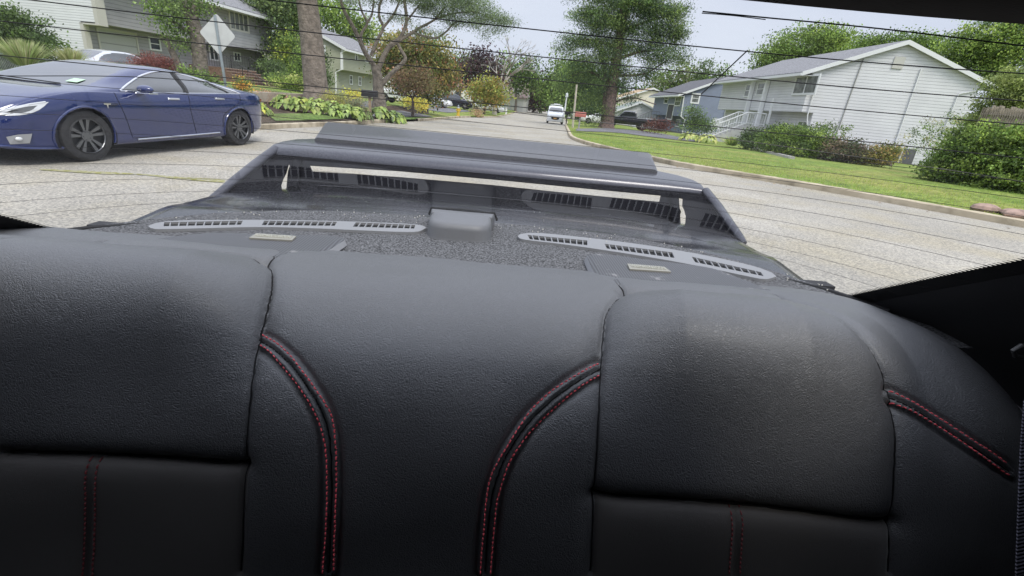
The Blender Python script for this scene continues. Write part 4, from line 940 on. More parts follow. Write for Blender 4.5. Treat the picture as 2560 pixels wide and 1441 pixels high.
def crownpts(blobs, D, lp, cov, clump=3.2, hollow=.55, per=40):
    """blobs in photo pixels at distance D -> leaf positions grouped in clumps, tint key per clump"""
    P=[]; K=[]
    for bl in blobs:
        px,py,rx,ry = bl[:4]; dd = bl[4] if len(bl)>4 else 0
        c = PD(px,py,D+dd); m_ = mpp(c); rX,rZ = rx*m_, ry*m_; rY = (rX+rZ)/2*1.0 if len(bl)<6 else bl[5]
        lp = lp; nl = int(2.1*cov*math.pi*rx*ry/(lp*lp*.55)); nc_ = max(6,int(nl/per)); 
        d = rng.normal(size=(nc_,3)); d /= np.linalg.norm(d,axis=1,keepdims=True); r = hollow+(1-hollow)*rng.uniform(0,1,(nc_,1))**.6
        ph = rng.uniform(0,6.28,4); th_ = np.arctan2(d[:,2],d[:,0]); r *= (1+.16*np.sin(3*th_+ph[0])+.13*np.sin(5*th_+ph[1]+3*d[:,1])+.10*np.sin(9*th_+ph[2])+.08*rng.normal(size=nc_))[:,None]
        fwd = np.array([c[0],c[1],0]); fwd/= np.linalg.norm(fwd); rt = np.array([fwd[1],-fwd[0],0])
        cc = c+(d[:,:1]*r*rX)*rt+(d[:,1:2]*r*rY)*fwd+(d[:,2:]*r*rZ)*np.array([0,0,1])
        k = rng.integers(0,nc_,nl); P.append(cc[k]+rng.normal(size=(nl,3))*lp*clump*m_*np.array([1,1,.6])); K.append(rng.random(nc_)[k])
    return np.concatenate(P), np.concatenate(K)
def bark_tube(b, pts, D, w0, w1, n=8):
    P = [PD(p[0],p[1],D+(p[2] if len(p)>2 else 0)) for p in pts]; P = catmull(P,5) if len(P)>2 else P
    m_ = mpp(P[0]); k = len(P); b.tube(P, [ (w0+(w1-w0)*i/(k-1))*m_/2 for i in range(k)], n)
def tree(name, label, cat, D, blobs, stems, cols, lp=7, cov=2.6, asp=.6, bark=None, group=None, clump=3.2, hollow=.5, j=.3, up=0, core=False, per=42):
    lp *= LPS
    b0 = PD(stems[0][0][0][0],stems[0][0][0][1],D) if stems else PD(blobs[0][0],blobs[0][1]+blobs[0][3],D)
    gz = T(b0[0],b0[1]); t = wthing(name,(b0[0],b0[1],gz),label,cat,group)
    if stems:
        b = B()
        for i,(pts,w0,w1) in enumerate(stems):
            bark_tube(b, pts, D, w0, w1, 12 if w0>20 else 7)
            if i == 0:      # root flare down to the ground
                p = PD(pts[0][0],pts[0][1],D); m_ = mpp(p); b.tube([(p[0],p[1],min(gz,p[2])-.15),(p[0],p[1],p[2]+.02),(*p[:2],p[2]+.35)],[w0*m_*.72,w0*m_*.60,w0*m_*.49],14)
        b.build('trunk', bark or m_bark, t, smooth=True)
    if blobs:
        P,K = crownpts(blobs, D, lp, cov, clump, hollow, per); m_ = mpp(b0)
        cols = np.array(cols)*LB; ci = np.clip((K*len(cols)).astype(int),0,len(cols)-1); V,Fc,tn = leafmesh(P, lp*m_*.62, asp, None, cl=cols[ci]*(.5+.95*((K*37)%1))[:,None], j=j, up=up)
        mesh('crown' if stems else 'foliage', V, Fc, m_leaf, t, tint=tn)
    return t
def bush(name, label, cat, blobs, D, cols, lp=6, cov=3.2, asp=.55, group=None, m=None, hollow=.45, clump=2.2, stems=None, up=0, j=.3, droop=0, drop=True):
    lp *= LPS
    c = PD(blobs[0][0],blobs[0][1],D); m_ = mpp(c)
    P,K = crownpts(blobs, D, lp, cov, clump, hollow)
    gz = np.array([T(x,y) for x,y in P[:,:2][::max(1,len(P)//60)]]).mean()
    P[:,2] = np.maximum(P[:,2], gz+.02); P[:,2] += 0
    zmin = np.percentile(P[:,2],3)
    cols = np.array(cols)*LB; ci = np.clip((K*len(cols)).astype(int),0,len(cols)-1)
    V,Fc,tn = leafmesh(P, lp*m_*.62, asp, None, cl=cols[ci]*(.5+.95*((K*37)%1))[:,None], j=j, up=up, droop=droop)
    o = mesh(name, V, Fc, m or m_leaf, None, tint=tn); return tag(o,label,cat,group)
def grasstuft(name, label, px, py, D, hpx, wpx, cols, n=260, cat='grass clump', group=None):
    c = PD(px,py,D); m_ = mpp(c); gz = min(c[2],T(c[0],c[1])+.3); V=[];Fc=[];Tn=[]
    for i in range(n):
        a = rng.uniform(0,2*math.pi); L = hpx*m_*rng.uniform(.6,1.05); rr = abs(rng.normal())*wpx*m_*.42; b0 = np.array([c[0]+math.cos(a)*rr*.25, c[1]+math.sin(a)*rr*.25, gz-.05])
        tip = b0+np.array([math.cos(a)*rr, math.sin(a)*rr, L]); mid = (b0*.45+tip*.55)+np.array([0,0,L*.08]); s = np.array([math.cos(a+1.57),math.sin(a+1.57),0])*m_*.9
        k=len(V); V += [b0-s,b0+s,mid+s,mid-s,tip]; Fc += [(k,k+1,k+2,k+3),(k+3,k+2,k+4)]; cc = tintset(1,cols)[0]; Tn += [[*cc,1]]*5
    return tag(mesh(name, V, Fc, m_leaf, None, tint=Tn), label, cat, group)
def hosta(name, label, px, py, D, wpx, hpx, cols, group=None, nl=70, ls=11, nm='hosta'):
    # broad arching leaves growing from one crown
    c = PD(px,py,D); m_ = mpp(c); gz = T(c[0],c[1]); V=[];Fc=[];Tn=[]
    for i in range(nl):
        a = rng.uniform(0,2*math.pi); rr = wpx*m_/2*rng.uniform(.2,1); h_ = hpx*m_*(1.05-.75*(rr/(wpx*m_/2))**2)*rng.uniform(.75,1.1)
        d = np.array([math.cos(a),math.sin(a),0]); s = np.array([-d[1],d[0],0]); L = ls*m_*rng.uniform(.7,1.2); wd = L*.42
        p0 = np.array([c[0],c[1],gz])+d*rr+np.array([0,0,h_]); dr = -.25-.7*rr/(wpx*m_/2)
        p1 = p0+d*L*.5+np.array([0,0,L*.1]); p2 = p0+d*L*.95+np.array([0,0,dr*L]); k=len(V)
        V += [p0, p0+d*L*.25+s*wd*.8+[0,0,-.1*wd], p1+s*wd+[0,0,-.15*L], p2, p1-s*wd+[0,0,-.15*L], p0+d*L*.25-s*wd*.8+[0,0,-.1*wd], p1]
        Fc += [(k,k+1,k+2,k+6),(k+6,k+2,k+3),(k+6,k+3,k+4),(k,k+6,k+4,k+5)]; cc = tintset(1,cols,.2)[0]; Tn += [[*cc,1]]*7
    return tag(mesh(nm, V, Fc, m_leafg, None, tint=Tn), label, 'plant' if nm!='hosta' else 'hosta', group)
GN = [(.055,.10,.025),(.08,.15,.03),(.11,.19,.04),(.04,.075,.022)]; GD = [(.035,.065,.02),(.05,.09,.028),(.07,.12,.035)]; GL_ = [(.12,.20,.04),(.17,.26,.05),(.09,.15,.03)]
GY = [(.20,.27,.04),(.30,.36,.06),(.15,.22,.04)]; ORG_ = [(.13,.125,.03),(.085,.135,.03),(.14,.15,.035),(.07,.12,.03),(.075,.105,.03),(.19,.115,.05),(.12,.13,.04)]; PUR = [(.036,.025,.022),(.05,.03,.026),(.03,.022,.024),(.045,.045,.032)]
PIN = [(.06,.12,.04),(.09,.165,.045),(.13,.21,.05),(.035,.07,.03)]; TAN_ = [(.15,.12,.055),(.12,.115,.045),(.095,.11,.04),(.155,.115,.06)]; GR = [(.10,.13,.06),(.15,.18,.09),(.08,.11,.05)]
# --- background trees first
G_bg = 'trees behind the houses'
tree('broadleaf_tree','dense dark green tree rising between the grey and olive houses','tree',50,[(690,60,60,70),(650,20,50,40),(715,150,40,70),(680,200,40,50),(740,30,40,45)],[([(700,240),(695,100)],12,6)],GD+[(.09,.14,.04)],7,2.6,group=G_bg)
tree('broadleaf_tree','airy light green tree behind the olive house roof','tree',78,[(860,70,60,50),(820,20,60,40),(900,85,45,35),(930,90,25,25),(700,10,80,30),(760,50,30,60)],[([(840,200),(850,60)],9,4)],GN+GL_,7,1.9,group=G_bg)
tree('evergreen_tree','yellow green rounded evergreen beside the olive house','tree',46,[(725,125,32,35),(720,165,30,30)],[([(725,215),(725,140)],7,4)],GY[:1]+GN+GL_,6,3)
tree('arborvitae','bright green cone shaped evergreen left of the bare trunk','tree',36,[(755,215,22,28),(760,180,20,30),(763,150,15,25),(765,125,9,18)],[([(757,240),(762,150)],6,3)],GL_+GN,5,3.6)
tree('arborvitae','dark green cone shaped evergreen right of the bare trunk','tree',37,[(803,205,17,30),(800,175,14,30),(797,150,9,20)],[([(803,236),(800,160)],6,3)],GD,5,3.6)
tree('broadleaf_tree','blue green tree left of the purple tree','tree',100,[(1155,155,28,25),(1140,175,25,22),(1175,170,20,25)],[([(1150,235),(1150,170)],6,4)],GN,6,2.4,group=G_bg)
tree('broadleaf_tree','bushy green tree behind the pale bare tree','tree',112,[(1265,175,25,28),(1315,180,24,40),(1300,200,30,30),(1330,200,15,25)],[([(1290,255),(1290,190)],5,3)],GD+GN,6,2.4,group=G_bg)
tree('copper_beech','dark brownish purple tree beyond the far white house','tree',128,[(1336,225,24,32),(1330,250,20,20),(1350,240,15,30)],[([(1335,268),(1335,230)],5,3)],[(.05,.03,.03),(.06,.05,.035),(.035,.025,.025)],6,3.2)
G_rd = 'street trees beyond the white van'
tree('broadleaf_tree','large green tree overhanging the end of the road','tree',118,[(1400,195,38,38),(1385,225,30,30),(1425,185,35,30),(1372,245,22,22),(1410,240,35,28)],[([(1395,277),(1400,210)],7,4)],GN+GL_[:1],7,2.8,group=G_rd)
tree('broadleaf_tree','mid green leafy tree behind the white lamp post','tree',92,[(1450,190,45,38),(1475,220,45,35),(1440,235,35,32),(1490,250,35,28),(1420,255,30,25)],[([(1450,288),(1452,220)],8,4)],GN+GL_[:1],7,2.8,group=G_rd)
tree('broadleaf_tree','dark shaded tree left of the pine trunk','tree',74,[(1490,270,35,30),(1470,290,25,18),(1500,235,25,30)],[([(1490,305),(1490,260)],6,3)],GD,6,2.8,group=G_rd)
tree('broadleaf_tree','soft green tree between the pine and blue house','tree',116,[(1690,200,45,30),(1660,218,50,24),(1720,195,25,28)],[([(1680,290),(1680,220)],7,4)],GN+GR,7,2.0,group=G_bg)
tree('spruce_tree','pointed dark spruce behind the blue grey roof','tree',110,[(1765,175,9,22),(1762,200,16,20),(1758,220,22,18)],[([(1762,250),(1764,170)],4,2)],GD,5,3.2)
tree('broadleaf_tree','rounded green tree right of the spruce behind the blue house','tree',105,[(1800,205,32,24),(1825,215,22,18)],[([(1800,250),(1800,210)],6,3)],GN,6,2.6,group=G_bg)
tree('broadleaf_tree','yellow green tree rising behind the long white house roof','tree',72,[(2020,110,75,38),(1950,145,55,35),(2070,100,50,32),(1915,170,35,22),(2110,125,70,25),(1990,150,80,30)],[([(2010,300),(2015,140)],10,5)],GL_+GN[:3],5.5,2.8,group=G_bg)
tree('broadleaf_tree','green tree crown showing above the white gable peak','tree',66,[(2230,110,50,25),(2180,115,45,22),(2285,108,45,20),(2330,120,35,25)],[([(2240,330),(2240,130)],9,4)],GN+GL_[:1],5.5,2.6,group=G_bg)
tree('broadleaf_tree','big spreading green tree at the right beyond the hedge','tree',54,[(2500,95,80,38),(2430,110,55,35),(2560,80,60,45),(2400,150,45,30),(2540,165,80,40),(2450,175,60,30),(2480,130,90,30)],[([(2500,420),(2500,250),(2490,120)],24,12),([(2498,230),(2430,130)],10,4),([(2496,210),(2570,120)],10,4)],GN+GL_[:2],5.6,2.4)
# --- pine
tree('pine_tree','tall dark pine with broken irregular crown standing on the right lawn','pine tree',50,
 [(1550,-10,120,30),(1590,15,85,30),(1510,45,60,25),(1650,40,55,25),(1685,25,35,18),(1480,65,40,15),(1560,65,70,25),(1640,80,60,22),(1690,85,30,16),(1440,105,38,17),(1500,105,60,20),(1415,125,22,14),(1590,115,60,22),(1670,125,40,17),(1700,145,22,14),(1460,150,30,10),(1520,140,60,20),(1640,150,40,12),(1440,40,15,12),(1470,30,25,15),(1700,75,20,14),
  (1470,175,55,14),(1540,175,50,18),(1610,185,40,14),(1430,195,45,15),(1490,210,45,18),(1550,212,32,16),(1400,215,25,12),(1575,245,25,7),(1480,245,25,12),(1500,280,25,16),(1490,305,14,8)],
 [([(1516,318),(1522,280),(1530,220),(1540,150),(1552,80),(1562,0),(1566,-60)],34,14),([(1508,316),(1512,250),(1513,190),(1505,150)],14,6),([(1530,215),(1475,180),(1430,190)],9,3),([(1540,150),(1600,130),(1660,125)],9,3),([(1545,120),(1480,100),(1430,105)],8,3),([(1552,80),(1630,50),(1690,40)],8,3),([(1535,190),(1610,185),(1670,150)],7,3),([(1525,260),(1580,245),(1640,262)],5,2),([(1556,50),(1500,40),(1450,35)],6,2),([(1560,20),(1600,-10)],7,4)],
 [tuple(.8*c for c in q) for q in PIN],5.2,4.6,asp=.3,bark=mat('pine_bark',(.14,.10,.085),.95,var=.4,vs=6,bump=1,bs=12,bd=.06),clump=3.3,hollow=.2,per=110,j=.45)
# --- left side
tree('maple_tree','big maple turning orange and green behind the bare limbed tree','tree',35,[(1045,125,62,38),(1000,135,45,45),(1085,155,50,50),(960,150,25,40),(1060,190,60,45),(1100,200,40,40),(1005,190,50,40),(1065,235,35,22),(1120,180,20,30)],[([(1063,278),(1065,240),(1060,180)],14,7),([(1063,262),(1095,215)],7,3),([(1063,262),(1030,215)],7,3)],ORG_,7,2.8)
tree('small_maple','small wide maple with tan pink leaves beside the yellow plant','tree',28,[(1030,190,38,20),(1005,205,20,18),(1055,205,22,20),(1030,215,35,15)],[([(1032,272),(1030,245),(1010,215)],6,2),([(1031,250),(1045,215)],4,2),([(1030,247),(1060,220)],3,1),([(1030,246),(995,222)],3,1)],TAN_,6,2.4,bark=m_bark2)
tree('purple_plum_tree','dark purple leaved tree on the far left lawns','tree',80,[(1205,140,22,20),(1190,165,38,25),(1225,180,32,30),(1160,185,25,18),(1240,205,18,25),(1180,215,30,15)],[([(1187,250),(1195,215),(1200,170)],8,4),([(1192,225),(1170,200)],5,2)],PUR,6.5,2.2,bark=m_bark2,hollow=.3)
tree('ornamental_tree','small round tree with yellow green and orange leaves by the white sedan','tree',62,[(1215,215,28,22),(1200,235,28,25),(1235,235,26,25),(1222,250,32,16)],[([(1211,278),(1213,265),(1205,240)],5,2),([(1213,266),(1228,240)],4,2)],[(.17,.20,.04),(.22,.18,.045),(.10,.15,.03),(.13,.18,.035)],6,3.0)
# pale bare tree
def limbs(D, seeds, bark, depth=4, seed=3):
    rd = random.Random(seed); out=[]
    def rec(p, ang, L, w, d):
        q = (p[0]+L*math.sin(ang)*.5+rd.uniform(-2,2), p[1]-L*math.cos(ang)*.5); r = (p[0]+L*math.sin(ang+.05), p[1]-L*math.cos(ang+.05), rd.uniform(-1.5,1.5))
        out.append(([p,q,r],w,w*.6))
        if d>0:
            for k in range(rd.choice((2,3))): rec(r, ang+rd.uniform(-.55,.55), L*rd.uniform(.6,.8), w*.6, d-1)
    for s in seeds: rec(*s)
    return out
tree('bare_tree','pale leafless tree with fine branching twigs on the left lawns','tree',66,[],limbs(66,[((1237,272),.25,55,9,0),((1251,220),.1,38,6,4),((1251,222),.62,42,6,4),((1250,215),-.3,32,4,3),((1262,205),.35,40,5,4)],m_barkp),None,bark=m_barkp)
tree('honey_locust','wide forking tree with grey limbs and wispy drooping crown on the left','tree',25,
 [(1085,8,50,20),(1150,22,55,24),(1215,35,50,24),(1255,52,28,18),(1185,58,40,16),(1235,75,22,10),(1110,40,35,14),(1060,20,25,18),(1135,62,25,10),(930,2,30,8),(1010,-5,40,15),(1170,0,60,18),(1090,-20,80,25),(960,-25,60,20),(1210,90,12,8),(1280,55,16,8),(1000,45,40,8),(1050,75,30,6),(1090,85,28,6),(880,8,30,8)],
 [([(948,262),(946,225),(944,195),(938,165)],30,20),([(938,168),(915,135),(898,98),(880,62),(862,30),(852,0),(845,-30)],13,6),([(912,130),(902,100),(905,82),(918,58),(905,30),(897,0)],9,4),([(918,58),(930,35),(935,-5)],6,4),([(928,140),(945,98),(958,70),(948,42),(950,10),(962,-10)],9,5),([(958,70),(985,35),(1002,-5)],7,4),([(944,185),(955,150),(975,115),(1000,95),(1016,55),(1010,-5)],14,7),([(1016,55),(1052,8)],6,3),([(975,118),(1010,95),(1050,70),(1085,50),(1112,18)],9,4),([(1032,82),(1085,96),(1115,80),(1132,62),(1155,50)],6,3),([(948,222),(975,188),(1005,160),(1013,145),(1002,125),(992,105)],12,7),([(1060,66),(1110,40),(1180,30),(1230,45)],5,2)],
 [(.08,.13,.05),(.11,.17,.065),(.06,.10,.045)],4.6,3.0,asp=.3,hollow=.15,clump=3.2)
tree('bare_trunk_tree','thick straight grey tree trunk without low branches behind the hostas','tree',22,[(760,-190,200,90),(640,-160,90,60),(880,-180,90,60)],[([(793,246),(786,180),(780,110),(772,40),(765,-20),(758,-150)],58,42),([(760,-120),(700,-190)],24,10),([(760,-110),(830,-200)],24,10)],GN,12,1.2,bark=mat('ridged_bark',(.21,.175,.145),.95,var=.3,vs=6,bump=1,bs=16,bd=.05))
tree('maple_tree','leafy green tree with two leaning trunks beside the diamond sign','tree',20,[(405,15,45,14),(440,40,40,18),(380,8,30,8),(470,20,45,20),(430,75,28,20),(455,100,30,22),(440,55,20,14),(395,50,20,10),(505,15,20,25),(450,185,20,12)],
 [([(503,205),(500,150),(492,90),(478,40),(470,-20)],36,28),([(455,200),(440,150),(425,120),(415,95)],20,9),([(492,90),(440,60),(400,30)],10,4)],GN+[(.13,.21,.06)],6.5,1.25,asp=.7)
# --- shrubs, hedges, flowers
bush('hedge','tall dark green hedge rising at the left edge before the white gable','hedge',[(20,110,60,70),(60,95,60,60),(10,60,50,40),(100,125,30,35)],24,GD+GN[:2],7,4)
grasstuft('ornamental_grass','large fountain grass clump before the tall dark hedge',60,150,21,62,70,[(.19,.26,.09),(.15,.22,.07),(.24,.28,.13)],1200)
grasstuft('ornamental_grass','smaller fountain grass clump beside the silver car tail',178,152,23,42,46,[(.21,.26,.09),(.16,.22,.07),(.26,.29,.14)],800)
hosta('hosta','pale yellow hosta by the chain link fence above the blue car roof',78,190,17,95,30,[(.42,.44,.16),(.30,.36,.10),(.50,.48,.28)],nl=110,ls=13)
hosta('hosta','bright green hosta at the far left edge behind the blue car',0,195,16,60,22,GY,nl=60,ls=13)
bush('red_maple_shrub','low dome of red brown lace leaves between silver car and leaning trunk','shrub',[(385,158,42,22),(360,165,30,15),(410,165,25,18)],20,[(.13,.055,.04),(.09,.04,.03),(.16,.085,.055)],5,4.2,asp=.3)
bush('red_shrub','small reddish twiggy shrub in front of the silver car','shrub',[(300,168,35,10),(270,172,20,7)],19,[(.20,.10,.07),(.12,.10,.05),(.28,.16,.12)],5,1.6,asp=.35)
bush('shrub','green leafy shrub at the foot of the leaning trunks','shrub',[(490,195,35,18),(455,205,30,14),(520,205,25,12)],18,GN+GL_[:1],6,3)
bush('juniper','rounded dark juniper beside the brick stairs','shrub',[(668,165,24,12),(690,172,22,10)],42,GD,5,4)
bush('shrub','wide pale green mounded shrub right of the brick stairs','shrub',[(710,205,32,15),(740,208,25,12)],30,GL_+[(.22,.27,.08)],5.5,4)
bush('shrub','dark shrub beneath the olive house evergreen','shrub',[(690,200,22,13),(705,190,14,12)],36,GD+GN,5,3)
bush('flowering_shrub','green shrub with yellow orange flowers behind the blue car tail','shrub',[(605,215,18,22),(598,235,14,14)],16,[(.09,.14,.03),(.07,.11,.03),(.45,.24,.04)],5,3)
bush('flower_patch','patch of orange and tan flowers above the hosta row','flowers',[(690,246,32,14),(665,240,25,12),(710,255,20,10)],20.5,[(.40,.20,.07),(.30,.24,.12),(.14,.16,.07),(.24,.20,.12)],5,2.2,asp=.4)
grasstuft('dried_grass','clump of dry tan grass left of the flower patch',655,262,20,38,60,[(.32,.27,.16),(.26,.22,.12)],160)
bush('flowering_shrub','bright yellow flowering clump beneath the locust limbs','flowers',[(880,236,18,9)],24,[(.62,.56,.06),(.30,.34,.06)],5,3.4)
bush('shrub','feathery yellow green shrub between bare trunk and mailbox','shrub',[(835,243,32,14),(865,255,25,12)],21,[(.28,.30,.07),(.20,.24,.06),(.15,.20,.05)],5,3,asp=.3)
bush('shrub','blue green shrub beside the black mailbox','shrub',[(895,262,20,18),(905,280,18,14),(880,258,14,12)],20,[(.10,.14,.07),(.14,.16,.08),(.18,.17,.09)],5,3,asp=.3)
bush('flowering_shrub','yellow leaved plant beside the small tan maple','flowers',[(1040,258,22,12),(1020,255,12,10),(1055,262,10,8)],30,[(.65,.58,.08),(.50,.50,.10),(.25,.30,.06)],5,3.2,asp=.7)
hn = ['lime green hosta nearest the tail of the blue car','hosta below the orange flowers at the left end of the row','second hosta from the left in the long row','hosta in front of the thick bare trunk','hosta just right of the bare trunk','hosta near the right end of the long row','last hosta of the row beside the blue green shrub','hosta just left of the mailbox post','hosta right of the mailbox post','hosta in the middle of the bed beyond the mailbox','last hosta at the right end of the far bed']
for (px,py,D,w_,h_,c),lb in zip([(640,288,15,70,30,GY[:2]+GL_),(715,288,17.2,62,34,GL_+GY[2:]),(752,290,17,62,36,GL_+GY[:1]),(792,291,17,62,38,GL_+GY[2:]),(828,292,17.2,58,36,GL_),(862,293,17.4,56,34,GL_+GY[2:]),(890,292,17.6,40,30,GL_),(905,283,20,42,26,GL_+GN),(950,283,21.5,50,28,GL_),(975,284,21.8,48,28,GL_+GN),(992,285,22,36,24,GL_)],hn):
    hosta('hosta',lb,px,py-4,D+(1.9 if D<19 and px>660 else .8),w_,h_,c,'hostas along the left kerb',nl=120,ls=12)
for (px,py,w_,lb) in ((1722,352,40,'left of two lime green hostas in front of the conifer bush'),(1766,357,48,'right one of two lime green hostas near the porch stairs')): hosta('hosta',lb,px,py-2,34,w_,20,[(.20,.28,.06),(.27,.33,.09),(.15,.22,.05)],'lime hostas on the right lawn',nl=70,ls=10)
grasstuft('ornamental_grass','small green grass clump at the foot of the porch stairs',1828,362,31,22,50,GL_+[(.2,.24,.08)],220)
bush('conifer_bush','upright feathery conifer bush before the blue grey house','shrub',[(1735,290,18,22),(1750,310,28,20),(1728,315,22,16),(1770,315,18,14),(1730,272,8,10)],37,GD+GN,5.5,4,asp=.3)
bush('barberry_shrub','rust brown shrub by the front stairs of the blue house','shrub',[(1645,312,22,12),(1625,318,18,8),(1665,312,12,12)],46,[(.085,.045,.03),(.11,.055,.038),(.06,.042,.028)],5,4,asp=.4)
bush('clipped_bush','small dark rounded bush at the left end of the white house bed','shrub',[(1885,347,28,22),(1872,352,16,16)],30.5,GD,5,4.6)
bush('shrub','large loose green shrub below the bay window','shrub',[(1975,340,52,28),(2020,352,50,34),(1935,352,40,26),(1985,370,70,26),(2055,375,35,24)],28.5,GN+GL_,5,4.2)
bush('shrub','darker purplish shrub in the middle of the white house bed','shrub',[(2115,380,48,24),(2085,372,30,26),(2145,388,30,20)],28,[(.06,.09,.035),(.09,.08,.05),(.05,.07,.03),(.12,.11,.06)],6,3.6)
bush('shrub','yellowing shrub beside the grey air conditioner cover','shrub',[(2205,388,36,22),(2185,395,32,18),(2225,378,22,16)],28,[(.20,.20,.05),(.12,.15,.04),(.08,.11,.035),(.24,.20,.07)],6,3)
bush('climbing_vine','green vine climbing the corner of the white gable wall','vine',[(2070,335,10,26),(2063,365,14,22),(2110,330,7,22),(2092,362,14,18)],33,GN+GL_[:1],5.5,1.8)
bush('sapling','thin branching sapling with sparse leaves against the white gable','sapling',[(2330,330,40,34),(2300,350,35,26),(2360,300,35,26),(2350,370,30,30)],24,GN+[(.20,.22,.08)],5,.55,asp=.4)
bush('hedge','huge overgrown green hedge filling the right edge of the lawn','hedge',[(2390,405,55,50),(2450,440,75,60),(2350,425,35,36),(2520,430,80,70),(2440,350,60,40),(2520,370,70,50),(2580,440,60,70),(2490,485,75,35),(2420,465,50,25),(2580,380,60,60)],20.5,GN+GL_,6.5,4.2,asp=.7)
bush('overgrown_vines','mass of light green vines over the fence at the right','vine',[(2530,220,60,32),(2490,262,45,28),(2550,260,60,35),(2450,305,40,20),(2570,200,50,30),(2490,300,50,16),(2400,335,25,18)],26,[(.13,.19,.05),(.18,.25,.07),(.10,.15,.05)],6,3.4,asp=.6)
# weathered paling fence under the vines
t = wthing('wooden_fence', PD(2510,345,24.5), 'weathered grey paling fence draped with vines at the right edge','fence'); b=B(); a_=PD(2435,335,25.5); c_=PD(2640,360,22.5)
for i in range(34):
    q=a_+(c_-a_)*i/33; b.box((q[0]-.055,q[1]-.012,q[2]-1.2),(q[0]+.055,q[1]+.012,q[2]+.95+random.uniform(-.06,.06)))
b.build('palings', mat('weathered_wood',(.30,.26,.21),.9,var=.25,vs=8), t); b=B()
for zz in (-.05,.7): b.tube([a_+[0,-.03,zz],c_+[0,-.03,zz]],.04,6)
b.build('rail', MC['weathered_wood'], t)
b=B(); q=G(2530,540)
for i in range(9): b.ball((q[0]+random.uniform(-.5,.6),q[1]+random.uniform(-.25,.35),T(q[0],q[1])+.04),random.uniform(.10,.2),8,6,(1.4,1,.55))
tag(b.build('stone_pile', mat('reddish_stone',(.30,.21,.17),.9,var=.3,vs=6,bump=1,bs=20), smooth=False),'low pile of reddish stones at the kerb beside the hedge','stones')
# grass blades near the kerb of the right lawn so that the turf has an edge
V=[];Fc=[];Tn=[]
for i in range(26000):
    k = rng.integers(0,len(cr_)-1); p = cr_[k]+(cr_[k+1]-cr_[k])*rng.random(); 
    if not 3.5<p[1]<34: continue
    x = p[0]+.13+abs(rng.normal())*3.2; y=p[1]+rng.normal()*.3
    if x < xR(y)+.1: continue
    z=T(x,y); L=rng.uniform(.04,.09); a=rng.uniform(0,6.28); s=np.array([math.cos(a),math.sin(a),0])*.006; tp=np.array([rng.normal()*.02,rng.normal()*.02,L]); c=np.array([x,y,z-.01]); n_=len(V)
    V += [c-s,c+s,c+tp]; Fc.append((n_,n_+1,n_+2)); cc=tintset(1,[(.13,.22,.03),(.17,.27,.04),(.22,.26,.07)])[0]; Tn += [[*cc,1]]*3
tag(mesh('grass_blades', V, Fc, m_leaf, None, tint=Tn), kind='stuff')
# far wood closing the view
for nm,(bl,D) in {'far_wood':([(x,238+4*math.sin(x*.05)+(x-1280)*.075,60,22+8*math.sin(x*.031)) for x in range(560,2500,60)],175)}.items():
    P,K = crownpts(bl,D,7,3.4,3,.4); V,Fc,tn = leafmesh(P,7*mpp(PD(1300,250,D))*.62,.6,None,cl=np.array(GD+GN)[(K*7).astype(int)]*(.5+.95*((K*37)%1))[:,None]); tag(mesh(nm,V,Fc,m_leaf,None,tint=tn),kind='stuff')

V=[];Fc=[];Tn=[]
for i in range(420):
    k = rng.integers(0,len(cr_)-1); p = cr_[k] if rng.random()<.6 else cl[rng.integers(0,len(cl))]
    sg = -1 if p[0]>0 else 1
    if not 4<p[1]<40: continue
    x=p[0]+sg*abs(rng.normal()*.35)+rng.normal()*.05; y=p[1]+rng.normal()*.4; z=base(x,y)+.008; L=rng.uniform(.02,.045); a=rng.uniform(0,6.28); d=np.array([math.cos(a),math.sin(a),0])*L; s=np.array([-d[1],d[0],0])*.5; n_=len(V); c=np.array([x,y,z])
    V += [c-d,c+s+[0,0,.008],c+d+[0,0,.004],c-s]; Fc.append((n_,n_+1,n_+2,n_+3)); cc=tintset(1,[(.12,.09,.04),(.16,.14,.05),(.08,.06,.035)])[0]; Tn += [[*cc,1]]*4
tag(mesh('leaf_litter', V, Fc, m_leaf, None, tint=Tn), kind='stuff')
# ================================================================= VEHICLES
def cpaint(name, col, rough=.18, metal=.25): return mat(name, col, rough, metal=metal, coat=1, spec=.5)
m_tyre = mat('tyre_rubber', (.022,.022,.023), .8, var=.3, vs=20); m_rim = MC['grille_rim']; m_alloy = mat('grey_alloy', (.16,.165,.175), .35, metal=.8); m_alloyS = mat('silver_alloy', (.5,.5,.51), .3, metal=.8)
m_chrome = mat('chrome', (.8,.8,.82), .12, metal=1); m_cglass = mat('car_glass', (.015,.018,.02), .04, spec=.9, coat=1); m_plast = mat('black_plastic', (.015,.015,.016), .6)
m_lamp = mat('lamp_glass', (.62,.64,.66), .1, coat=1); m_redl = mat('red_lamp_glass', (.35,.01,.015), .15, coat=1); m_gap = mat('panel_gap', (.004,.004,.006), .8)
m_cglass.node_tree.nodes['Principled BSDF'].inputs['IOR'].default_value = 1.5
MC['deep'] = None
def inpoly(x, y, P):
    P = np.asarray(P,float); ins = np.zeros(np.shape(x),bool); j = len(P)-1
    for i in range(len(P)):
        xi,yi = P[i]; xj,yj = P[j]; c = ((yi>y)!=(yj>y))&(x < (xj-xi)*(y-yi)/(yj-yi+1e-12)+xi); ins ^= c; j = i
    return ins
